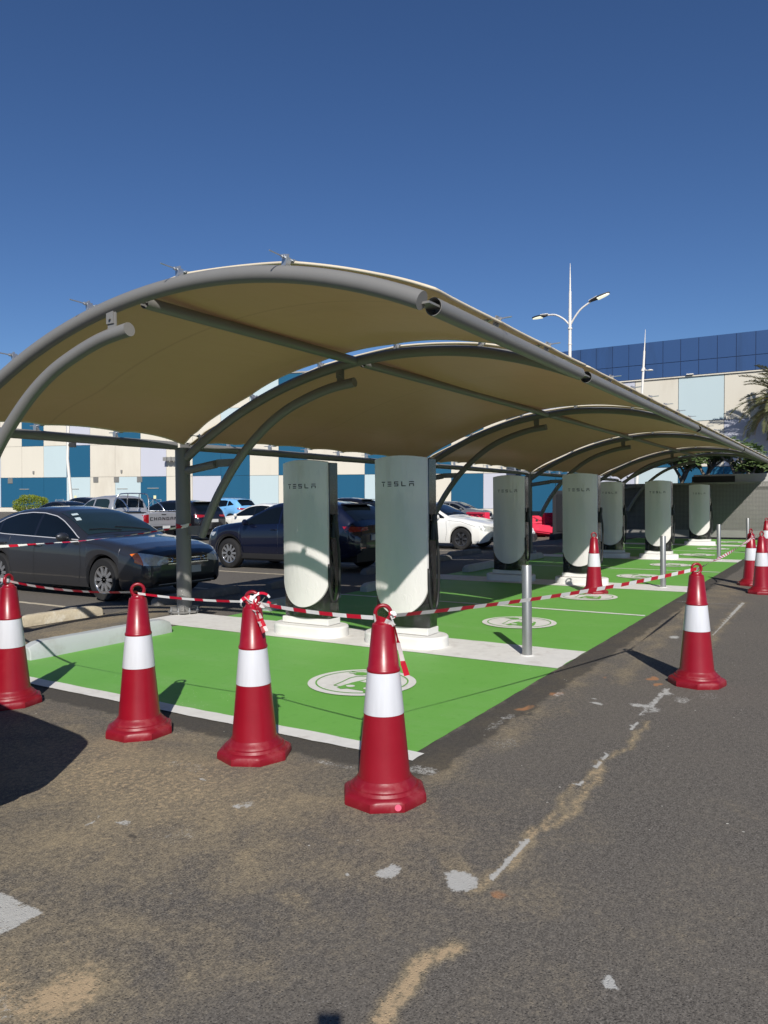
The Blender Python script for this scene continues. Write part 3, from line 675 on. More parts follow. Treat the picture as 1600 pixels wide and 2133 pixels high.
for u, l in ((8.75, 'grey kerb block behind the front pair of chargers, mostly hidden'), (11.2, 'grey kerb block whose rounded end shows left of the nearest charger'), (15.1, 'grey kerb block in the shade between the nearest charger and the shaded one'), (18.0, 'grey kerb block behind the shaded charger'), (21.6, 'grey kerb block in the shade left of the second bollard'), (24.4, 'farthest grey kerb block near the dark fence')):
    wheel_stop((u, 6.85, .012), 1.7, M['stop_grey'], l)
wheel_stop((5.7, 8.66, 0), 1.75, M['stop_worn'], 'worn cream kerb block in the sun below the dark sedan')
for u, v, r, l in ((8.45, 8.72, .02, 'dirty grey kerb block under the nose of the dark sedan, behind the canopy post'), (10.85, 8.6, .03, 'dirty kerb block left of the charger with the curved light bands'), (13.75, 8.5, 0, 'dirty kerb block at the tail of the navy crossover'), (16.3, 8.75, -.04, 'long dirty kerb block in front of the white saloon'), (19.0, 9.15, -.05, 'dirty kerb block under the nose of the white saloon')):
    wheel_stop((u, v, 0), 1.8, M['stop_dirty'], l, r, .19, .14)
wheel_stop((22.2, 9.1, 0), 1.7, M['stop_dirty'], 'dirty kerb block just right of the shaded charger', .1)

# ------------------------------------------------------------------ shade canopy
CO = Vector((7.2, 7.7, 0))
CAN = thing('shade_canopy', 'long arched car park canopy of beige membrane on grey steel pipes', 'canopy', CO)
def zc(v): d = v-4.25; return 3.16-(6.0-math.sqrt(6.0**2-d*d)) if d > 0 else 3.16-(5.05-math.sqrt(5.05**2-d*d))
AR = [4.0, 7.2, 13.7, 20.2, 26.7, 30.08]; rp = .059
def cobj(mb, name, mat, parent=None, **kw):
    o = mb.obj(name, mat, parent or CAN, **kw)
    o.location = -CO if (parent is None or parent == CAN) else (0, 0, 0); return o
def cr(pts, n=8):
    out = []
    for i in range(len(pts)-1):
        a, b = Vector(pts[i]), Vector(pts[i+1]); p = Vector(pts[max(0, i-1)]); q = Vector(pts[min(len(pts)-1, i+2)])
        for k in range(n):
            s = k/n; out.append(.5*((2*a)+(b-p)*s+(2*p-5*a+4*b-q)*s*s+(3*a-p-3*b+q)*s**3))
    return out+[Vector(pts[-1])]
clampV = [2.25, 3.27, 4.30, 5.36, 6.42, 7.35]
def clamp_at(p, nrm, out, rod=.13):
    mb = MB(); p = Vector(p); nrm = Vector(nrm).normalized(); out = Vector(out).normalized(); t = nrm.cross(out)
    rot = Matrix((out, t, nrm)).transposed()
    mb.box(p+nrm*.035, (.012, .05, .09), rot); mb.box(p+nrm*.03+t*.026, (.05, .008, .06), rot)
    mb.tube([p+nrm*.055-out*.09, p+nrm*.06+out*rod], .0055, 6)
    mb.tube([p+nrm*.057+out*.02, p+nrm*.057+out*.04], .014, 6)
    mb.box(p+nrm*.055-out*.085, (.05, .05, .014), rot)
    cobj(mb, 'clamp', M['galv'])
for ai, u in enumerate(AR):
    pts = [(u, 2.2+(7.62-2.2)*i/40, zc(2.2+(7.62-2.2)*i/40)) for i in range(41)]
    mb = MB(); mb.tube(pts, rp, 20); cobj(mb, 'arch', M['grey_steel'], smooth=True, angle=50)
    br = cr([(u, 4.86, 2.895), (u, 5.2, 2.855), (u, 5.55, 2.765), (u, 5.9, 2.635), (u, 6.26, 2.42), (u, 6.66, 2.08), (u, 7.0, 1.67), (u, 7.2, 1.36), (u, 7.36, 1.06)])
    mb = MB(); mb.tube(br, .056, 18); bo = cobj(mb, 'brace', M['grey_steel'], smooth=True, angle=50)
    mb = MB(); zz = zc(5.06)
    mb.box((u-.012, 5.05, (zz+2.87)/2+.01), (.012, .1, zz-2.87-.06)); mb.box((u-.024, 5.06, (zz+2.87)/2+.035), (.012, .085, zz-2.87-.11)); mb.tube([(u-.05, 5.05, (zz+2.87)/2+.01), (u+.02, 5.05, (zz+2.87)/2+.01)], .012, 6)
    cobj(mb, 'bracket', M['grey_steel'], bo)
    mb = MB(); mb.tube([(u, 7.62, 1.95), (u, 7.08, 2.02)], .055, 16); so_ = cobj(mb, 'strut', M['grey_steel'], smooth=True, angle=40); mb = MB(); mb.box((u, 6.9, 2.03), (.012, .34, .1)); cobj(mb, 'strut_plate', M['grey_steel'], so_); mb = MB(); mb.box((u, 7.5, 1.14), (.014, .3, .12)); cobj(mb, 'foot_plate', M['grey_steel'], bo)
    mb = MB(); mb.tube([(u, 7.7, .02), (u, 7.7, 2.26)], .1, 28); po = cobj(mb, 'post', M['grey_steel'], smooth=True, angle=50)
    mb = MB()
    for k in range(4):
        a = R(45+90*k); mb.box((u+.14*math.cos(a), 7.7+.14*math.sin(a), .075), (.09, .01, .06), Matrix.Rotation(a, 3, 'Z'))
    mb.lathe([(.22, .028), (.22, .045)], 8, (u, 7.7, 0)); cobj(mb, 'base_plate', M['grey_steel'], po)
    mb = MB()
    for k in range(8):
        a = R(22.5+45*k); x, y = u+.185*math.cos(a), 7.7+.185*math.sin(a); mb.tube([(x, y, .0), (x, y, .095)], .009, 8); mb.lathe([(.019, .046), (.019, .066)], 6, (x, y, 0))
        cobj(mb, 'anchor_bolt', M['galv'], po); mb = MB()
    if ai == 1:
        mb = MB()
        prof = []
        for i in range(40):
            z = .04+.62*i/39; w = .106+.006*math.sin(z*30)+.008*math.sin(z*61+1)+(.018 if .16 < z < .26 else 0)*math.sin((z-.16)/.1*math.pi)+max(0, .12-z)*.35
            prof.append((w, z))
        mb.lathe(prof, 40, (u, 7.7, 0), lambda th, i: 1+.03*math.sin(3*th+i*.5)+.02*math.sin(7*th-i*.9), cap=False)
        cobj(mb, 'wrapping_film', M['film'], po, smooth=True, angle=180)
    for v in clampV:
        if v < 2.3: continue
        dz = (zc(v+.01)-zc(v-.01))/.02
        clamp_at((u, v, zc(v)+rp*.95), (0, -dz, 1), (-1, 0, 0), .17)
# longitudinal pipes
segs = list(zip(AR[:-1], AR[1:]))
clampsU = []
def hollow(mb, a, b, r):
    mb.tube([a, b], r, 20, cap=False)
    a, b = Vector(a), Vector(b); d = (b-a).normalized()
    for e, s in ((a, d), (b, -d)):
        o = len(mb.v); mb.tube([e, e+s*.001], r, 20, cap=False)
        mb.v = mb.v[:o]; mb.f = [f for f in mb.f if max(f) < o]; mb.m = mb.m[:len(mb.f)]
        mb.tube([e, e+s*.12], r*.92, 20, cap=False); mb.tube([e+s*.12, e+s*.121], r*.92, 20)
        # rim
        n = 20; t = s; up = Vector((0, 0, 1)); A = (up-t*up.dot(t)).normalized(); B = t.cross(A); V = []
        for k in range(n):
            th = 2*math.pi*k/n; q = A*math.cos(th)+B*math.sin(th); V += [e+q*r, e+q*r*.92]
        mb.add(V, [(2*k, 2*k+1, (2*k+3) % (2*n), (2*k+2) % (2*n)) for k in range(n)])
for a, b in segs:
    L = b-a; nsub = 3 if L < 4 else 7
    mb = MB(); hollow(mb, (a+.13, 2.19, 2.715), (b-.11, 2.19, 2.715), .058)
    for k in range(1, nsub):
        x = a+L*k/nsub+.05; mb.tube([(x-.003, 2.19, 2.715), (x+.003, 2.19, 2.715)], .0592, 20, cap=False)
    cobj(mb, 'front_beam', M['grey_steel'], smooth=True, angle=40)
    mb = MB(); mb.box((a+.09, 2.2, 2.715), (.16, .09, .014)); cobj(mb, 'joint_plate', M['grey_steel']); mb = MB(); mb.box((b-.08, 2.2, 2.72), (.14, .09, .014)); cobj(mb, 'joint_plate', M['grey_steel'])
    mb = MB(); hollow(mb, (a+.13, 4.83, zc(4.83)-.0), (b-.04, 4.83, zc(4.83)), .05); mb.box((a+.07, 4.83, zc(4.83)), (.14, .05, .012)); cobj(mb, 'purlin', M['grey_steel'], smooth=True, angle=40)
    mb = MB(); hollow(mb, (a+.11, 7.72, 2.285), (b-.11, 7.72, 2.285), .055); mb.box((a+.08, 7.72, 2.285), (.2, .012, .07)); cobj(mb, 'back_beam', M['grey_steel'], smooth=True, angle=40)
    for k in range(1, nsub):
        x = a+L*k/nsub
        clamp_at((x, 2.19, 2.715+.055), (0, -.35, 1), (0, -1, .0), .12)
        clamp_at((x, 7.72, 2.285+.052), (0, .2, 1), (0, 1, 0), .12)
    # membrane
    def scal(t, n, e=.055):
        f = (t*n) % 1; return e*4*f*(1-f)
    def fab(s, t, a=a, b=b, L=L, nsub=nsub):
        v0, v1 = 2.14, 7.62; vv = v0+(v1-v0)*t
        cs = sorted(clampV+[7.62]); cs[0] = 2.14; j = 0
        while j < len(cs)-2 and vv > cs[j+1]: j += 1
        f = (vv-cs[j])/(cs[j+1]-cs[j]); ins = .075+.04*4*f*(1-f)
        ends = min(1, 12*t, 12*(1-t)); ins = .05+(ins-.05)*ends
        ue = L/2-ins; u = (a+b)/2+(2*s-1)*ue
        e2 = min(1, 14*s, 14*(1-s)); vs_ = .03*4*((s*nsub) % 1)*(1-(s*nsub) % 1)*e2
        v = v0+vs_+(v1-v0-2*vs_)*t
        sag = (.075 if L > 4 else .045)*4*s*(1-s)*(math.sin(math.pi*min(1, max(0, t)))**.6)
        rise = .10+(.08+.095*min(1, 5*s*(1-s)))*float(sstep(6.6, 7.62, v))
        edge = .0
        z = zc(min(max(v, 2.1), 7.62))+rise-sag
        return (u, v, z)
    mb = MB(); mb.grid(fab, 84, 60); fo = cobj(mb, 'membrane', M['fabric'], smooth=True, angle=180)
    mb = MB()
    rim = [fab(i/120, 0) for i in range(121)]+[fab(1, i/80) for i in range(1, 81)]+[fab(1-i/120, 1) for i in range(1, 121)]+[fab(0, 1-i/80) for i in range(1, 80)]
    mb.tube(rim, .011, 6, closed=True); cobj(mb, 'hem', M['hem'], fo, smooth=True, angle=180)

# ------------------------------------------------------------------ vehicles
def interp(tab, x, smooth=False):
    if x <= tab[0][0]: return tab[0][1]
    for (a, p), (b, q) in zip(tab[:-1], tab[1:]):
        if x <= b:
            return p+(q-p)*(x-a)/(b-a)
    return tab[-1][1]
class Body:
    """lofted car body; x forward, y left, z up, ground at 0"""
    def __init__(s, top, belt, width, sill, axles, Ra, tumble=.38, wheelz=.33, crown=.02):
        s.top = sorted(top); s.belt = sorted(belt); s.width = sorted(width); s.sill = sorted(sill); s.ax = axles; s.Ra = Ra; s.wz = wheelz; s.tb = tumble; s.crown = crown
        s.x0, s.x1 = s.width[0][0], s.width[-1][0]
    def sec(s, x):
        W = interp(s.width, x); zb = interp(s.sill, x); tp = interp(s.top, x); bl = min(interp(s.belt, x), tp-.012)
        for a in s.ax:
            if abs(x-a) < s.Ra: zb = max(zb, min(bl-.1, s.wz+math.sqrt(s.Ra**2-(x-a)**2)))
        h = tp-bl; H = bl-zb; t = s.tb
        wi = W*.965
        k = min(1, h/.25)
        return [(W*.94, zb), (W*.985, zb+.14*H), (W, zb+.5*H), (W*.992, zb+.82*H), (W*.975, zb+.93*H), (wi-.012, bl),
                (wi-.03-h*t*.45, bl+.5*h), (wi-.05-h*t*.88-(1-k)*.05, bl+.86*h), (wi-.10-h*t*1.05-(1-k)*.1, bl+.965*h), ((wi-.1-h*t*1.05)*.55, tp+s.crown*.75), (0, tp+s.crown)]
    def side_y(s, x, z):
        p = s.sec(x)
        if z <= p[0][1]: return p[0][0]
        for (a, za), (b, zb) in zip(p[:9], p[1:]):
            if za <= z <= zb: return a+(b-a)*(z-za)/max(1e-6, zb-za)
        return p[9][0]
    def top_z(s, x, y):
        p = s.sec(x); y = abs(y)
        for (a, za), (b, zb) in zip(p[5:], p[6:]):
            if b <= y <= a: return za+(zb-za)*(a-y)/max(1e-6, a-b)
        return p[5][1]
    def inside(s, x, y, z):
        if x < s.x0 or x > s.x1: return False
        p = s.sec(x)
        return z >= p[0][1]-.02 and z <= s.top_z(x, min(abs(y), p[5][0]-1e-4)) and abs(y) <= s.side_y(x, z)
    def front_x(s, y, z, sign=1):
        x = s.x1 if sign > 0 else s.x0; st = -.01*sign
        for _ in range(160):
            if s.inside(x, y, z): return x
            x += st
        return x
    def mesh(s, mb, step=.04):
        xs = set(np.round(np.arange(s.x0, s.x1, step), 4).tolist()+[s.x1])
        for t in (s.top, s.belt, s.width): xs |= {round(q[0], 4) for q in t if s.x0 <= q[0] <= s.x1}
        for a in s.ax:
            for k in range(25): xs.add(round(a+s.Ra*math.cos(math.pi*k/24)*.9999, 4))
        xs = sorted(xs); n = 21; V = []; F = []
        for x in xs:
            p = s.sec(x); ring = p+[(-y, z) for y, z in p[:-1][::-1]]; V += [(x, y, z) for y, z in ring]
        for i in range(len(xs)-1):
            for k in range(n-1): F.append((i*n+k, i*n+k+1, (i+1)*n+k+1, (i+1)*n+k))
        F += [tuple(range(n)), tuple((len(xs)-1)*n+k for k in range(n-1, -1, -1))]
        mb.add(V, [f[::-1] for f in F])
    def side_patch(s, mb, x0, x1, lo, hi, off=.005, side=(1, -1), nx=28, nz=6):
        for sg in side:
            def fn(i, j):
                x = x0+(x1-x0)*i; a, b = lo(x), hi(x); z = a+(max(a, b)-a)*j
                return (x, sg*(s.side_y(x, z)+off), z)
            g = MB(); g.grid(fn, nx, nz)
            mb.add(g.v, g.f if sg < 0 else [f[::-1] for f in g.f])
    def top_patch(s, mb, x0, x1, yf, off=.006, nx=14, ny=12):
        def fn(i, j):
            x = x0+(x1-x0)*i; w = yf(x); y = -w+2*w*j
            return (x, y, s.top_z(x, y)+off)
        mb.grid(fn, nx, ny)
    def end_patch(s, mb, ys, lo, hi, sign=1, off=.006, ny=18, nz=6, both=False, mid=None):
        for sg in ((1, -1) if both else (1,)):
            def fn(i, j):
                y = ys[0]+(ys[1]-ys[0])*i; z = lo(y)+(hi(y)-lo(y))*j
                return (s.front_x(y, z, sign)+off*sign, sg*y, z)
            g = MB(); g.grid(fn, ny, nz); mb.add(g.v, g.f if sg*sign > 0 else [f[::-1] for f in g.f])
const = lambda c: (lambda x: c)
def lin(*t): t = sorted(t); return lambda x: interp(t, x)

def wheel(par, x, y, r, side, rimr, spokes, rim_mat, w=.2):
    mb = MB(); mb.lathe([(rimr, -w/2), (r*.93, -w/2), (r*.985, -w/2+.02), (r, -w/2+.05), (r, w/2-.05), (r*.985, w/2-.02), (r*.93, w/2), (rimr*1.02, w/2-.004), (rimr*.98, w/2-.02)], 36, axis='y', cap=False)
    t = mb.obj('wheel', M['tyre'], par, True, angle=50); t.location = (x, y, r)
    mb = MB(); mb.lathe([(rimr*.98, -w/2+.01), (rimr*.96, w/2-.07), (.02, w/2-.085)], 30, axis='y', cap=False); b = mb.obj('brake_and_barrel', M['black_matt'], t, True)
    mb = MB(); yo = w/2-.022
    mb.lathe([(rimr*1.0, yo-.02), (rimr*1.0, yo+.004), (rimr*.93, yo), (rimr*.92, yo-.03)], 36, axis='y', cap=False)
    mb.lathe([(.062, yo-.05), (.06, yo-.012), (.03, yo-.006)], 16, axis='y')
    for k in range(spokes):
        a = 2*math.pi*k/spokes; rot = Matrix.Rotation(-a, 3, 'Y')
        for tw in ((-.0, 1.0),) if spokes > 7 else ((-.10, .6), (.10, .6)):
            rt = Matrix.Rotation(-a-tw[0], 3, 'Y'); mb.box(rt @ Vector((rimr*.5, yo-.018, 0)), (rimr*.9, .024, .05*tw[1]), rt, taper=(1, 1))
    rm = mb.obj('rim', rim_mat, t, True, angle=40)
    if side < 0: t.rotation_euler.z = math.pi
    return t
BY_SIDE = ('side_mirror', 'wheel_arch_cladding', 'window_trim', 'window_pillar')
ONE = ('seam', 'roll_bar', 'tailgate_lettering', 'underbody')
def vehicle(name, label, cat, loc, rz, B, pmat, spec):
    t = thing(name, label, cat, loc, rz, 'cars parked beyond the canopy')
    mb = MB(); B.mesh(mb); body = mb.obj('body', pmat, t, True, angle=38)
    mb = MB(); xr, xf = B.x0+.12, B.x1-.12
    mb.box(((xr+xf)/2, 0, .42), (xf-xr, 1.22, .40)); mb.box(((B.ax[0]+B.ax[1])/2, 0, .3), (abs(B.ax[0]-B.ax[1])-.85, 1.62, .2)); mb.obj('underbody', M['black_matt'], t)
    W = interp(B.width, B.ax[0])-.115
    for x in B.ax:
        for sd in (1, -1): wheel(t, x, sd*W, B.wz, sd, spec.get('rimr', .215), spec.get('spokes', 9), spec.get('rim', M['alloy']), spec.get('tw', .2))
    for nm, mt, fn in spec['parts']:
        mb = MB(); fn(mb)
        if mb.f:
            for q in ([mb] if nm in ONE else pieces(mb, nm in BY_SIDE)): q.obj(nm, mt, body if nm in ('seam', 'window_trim') else t, True, angle=50)
    return t
def mirror_pair(mat, x, y, z, s=1.0):
    def fn(mb):
        for sd in (1, -1):
            g = MB(); prof = [(0, 0), (.06, .2), (.088, .6), (.08, .9), (0, 1)]
            for k in range(1): pass
            n = 10; V = []; F = []
            for i in range(7):
                f = i/6; yy = y+.02+.17*f*s; rr = .075*s*(math.sin(math.pi*(.12+.8*f))**.5)
                for j in range(n):
                    a = 2*math.pi*j/n; V.append((x+rr*.75*math.cos(a)-.03*f, sd*yy, z+rr*math.sin(a)))
            for i in range(6):
                for j in range(n): F.append((i*n+j, i*n+(j+1) % n, (i+1)*n+(j+1) % n, (i+1)*n+j))
            F += [tuple(range(n-1, -1, -1)), tuple(6*n+j for j in range(n))]
            mb.add(V, F); mb.tube([(x+.01, sd*(y-.03), z-.05), (x, sd*(y+.06), z-.02)], .022, 8)
    return fn
def seam_lines(B, lines, w=.007):
    def fn(mb):
        for pts in lines:
            for sd in (1, -1):
                V = []
                P = [Vector((x, 0, z)) for x, z in pts]; Q = []
                for a, b in zip(P[:-1], P[1:]):
                    for k in range(8): Q.append(a.lerp(b, k/8))
                Q.append(P[-1])
                for i, q in enumerate(Q):
                    d = (Q[min(i+1, len(Q)-1)]-Q[max(0, i-1)]).normalized(); n = Vector((-d.z, 0, d.x))*w/2
                    for e in (1, -1):
                        r = q+n*e; V.append((r.x, sd*(B.side_y(r.x, r.z)+.003), r.z))
                mb.add(V, [(2*i, 2*i+1, 2*i+3, 2*i+2) if sd > 0 else (2*i+2, 2*i+3, 2*i+1, 2*i) for i in range(len(Q)-1)])
    return fn
def handles(B, pts, mat=None):
    def fn(mb):
        for x, z in pts:
            for sd in (1, -1):
                y = B.side_y(x, z); mb.tube([(x-.09, sd*(y+.004), z), (x-.06, sd*(y+.028), z+.006), (x+.06, sd*(y+.028), z+.008), (x+.09, sd*(y+.004), z+.004)], .013, 8)
    return fn
def bx(*boxes):
    def fn(mb):
        for b in boxes: mb.box(*b)
    return fn

# --- saloon
def saloon(name, label, loc, rz, pmat, dz=0, rim=None, spokes=9, glass=None, L=4.86):
    k = L/4.86
    sx = lambda T: [(x*k, z+dz*(1 if z > .9 else .5)) for x, z in T]
    top = sx([(2.42, .60), (2.40, .70), (2.33, .765), (2.15, .825), (1.9, .88), (1.5, .935), (1.1, .978), (.98, .995), (.62, 1.19), (.30, 1.335), (.05, 1.41), (-.25, 1.452), (-.6, 1.462), (-.95, 1.435), (-1.25, 1.375), (-1.53, 1.275), (-1.86, 1.125), (-2.1, 1.105), (-2.32, 1.085), (-2.42, 1.04), (-2.44, .9)])
    belt = sx([(2.42, .58), (2.2, .74), (1.9, .82), (1.4, .88), (.95, .92), (.4, .94), (-.4, .965), (-1.2, .995), (-1.9, 1.04), (-2.3, 1.0), (-2.44, .86)])
    width = [(x*k, w) for x, w in [(2.42, .56), (2.40, .66), (2.36, .735), (2.28, .80), (2.14, .85), (1.9, .885), (1.5, .90), (.8, .912), (-.6, .915), (-1.5, .91), (-2.0, .87), (-2.25, .81), (-2.38, .73), (-2.44, .62)]]
    sill = [(x*k, z) for x, z in [(2.42, .36), (2.38, .27), (2.2, .21), (1.9, .2), (1.1, .2), (-1.0, .2), (-1.9, .22), (-2.3, .28), (-2.44, .38)]]
    ax = (1.48*k, -1.32*k); B = Body(top, belt, width, sill, ax, .375, .40, .335)
    wlo = lin(*[(x*k, z+.02+dz) for x, z in [(.86, .93), (.4, .945), (-.4, .972), (-1.2, 1.0), (-1.72, 1.05)]])
    whi = lin(*[(x*k, z+dz) for x, z in [(.86, .965), (.6, 1.10), (.32, 1.235), (.1, 1.31), (-.25, 1.362), (-.6, 1.372), (-.95, 1.345), (-1.25, 1.275), (-1.5, 1.17), (-1.72, 1.06)]])
    def trim(mb):
        def l1(x): return wlo(x)-.012
        B.side_patch(mb, .87*k, -1.73*k, l1, wlo, .006, nz=1); B.side_patch(mb, .87*k, -1.73*k, whi, lambda x: whi(x)+.012, .006, nx=40, nz=1)
    def win(mb):
        for a, b in ((.85, -.24), (-.30, -1.28), (-1.33, -1.71)):
            B.side_patch(mb, a*k, b*k, wlo, whi, .005)
    def pill(mb): B.side_patch(mb, -.24*k, -.30*k, wlo, whi, .006, nx=2); B.side_patch(mb, -1.28*k, -1.33*k, wlo, whi, .0065, nx=2)
    gl = glass or M['glass']
    P = [('side_window', M['glass'], win), ('window_trim', M['trim'] if pmat.name.startswith('slate') else M['black_matt'], trim), ('window_pillar', M['black_gloss'], pill),
         ('windscreen', gl, lambda mb: B.top_patch(mb, .93*k, .12*k, lambda x: B.sec(x)[7][0]-.045)),
         ('rear_window', gl, lambda mb: B.top_patch(mb, -1.12*k, -1.80*k, lambda x: B.sec(x)[7][0]-.06)),
         ('headlight', M['lamp_clear'], lambda mb: B.end_patch(mb, (.40, .785), lin((.40, .60), (.6, .565), (.785, .575)), lin((.40, .675), (.6, .725), (.785, .765)), both=True, off=.012)),
         ('indicator_lamp', M['lamp_amber'] if pmat.name.startswith('slate') else M['lamp_clear'], lambda mb: B.end_patch(mb, (.785, .838), lin((.785, .575), (.838, .62)), lin((.785, .765), (.838, .745)), both=True, off=.012, ny=6)),
         ('grille', M['black_gloss'], lambda mb: B.end_patch(mb, (-.41, .41), const(.555), const(.68), off=.008)),
         ('grille_bar', M['chrome'], lambda mb: [B.end_patch(mb, (-.42, .42), const(z), const(z+.015), off=.014, nz=1) for z in (.572, .608, .648)]),
         ('lower_intake', M['black_matt'], lambda mb: B.end_patch(mb, (-.60, .60), lin((-.6, .33), (-.45, .27), (.45, .27), (.6, .33)), lin((-.6, .38), (-.4, .40), (.4, .40), (.6, .38)), off=.008)),
         ('intake_trim', M['trim'], lambda mb: B.end_patch(mb, (-.58, .58), const(.265), const(.28), off=.012, nz=1)),
         ('number_plate', M['plate'], bx(((2.43*k, 0, .47), (.02, .5, .11)), ((-2.45*k, 0, .62), (.02, .5, .11)))),
         ('tail_light', M['lamp_red'], lambda mb: B.end_patch(mb, (.40, .80), const(.80), lin((.4, .93), (.8, .98)), sign=-1, both=True, off=.01)),
         ('side_mirror', pmat, mirror_pair(pmat, .68*k, .90, .99+dz)),
         ('windscreen_sticker', M['pale'], lambda mb: [mb.add([(x, y, B.top_z(x, y)+.012) for x, y in ((.42, -.60), (.52, -.63), (.52, -.53), (.42, -.50))], [(0, 1, 2, 3)]), mb.add([(x, y, B.top_z(x, y)+.012) for x, y in ((.27, -.56), (.34, -.58), (.34, -.46), (.27, -.44))], [(0, 1, 2, 3)])] if pmat.name.startswith('slate') else None),
         ('wiper', M['black_matt'], lambda mb: [mb.tube([(x, y, B.top_z(x, y)+.02) for x, y in pts], .008, 5) for pts in ([(.90*k, .55), (.84*k, .2), (.80*k, -.1)], [(.90*k, -.05), (.84*k, -.4), (.82*k, -.62)])]),
         ('door_handle', pmat, handles(B, [(-.12*k, .83), (-1.12*k, .86)])),
         ('seam', M['black_matt'], seam_lines(B, [[(.95*k, .9), (.98*k, .55), (.92*k, .27)], [(-.22*k, .95), (-.24*k, .6), (-.26*k, .25)], [(-1.28*k, .98), (-1.22*k, .8), (-.98*k, .62), (-.86*k, .27)], [(2.0*k, .72), (1.5*k, .865), (1.0*k, .91)]]))]
    return vehicle(name, label, 'car', loc, rz, B, pmat, dict(parts=P, spokes=spokes, rim=rim or M['alloy'], rimr=.218))
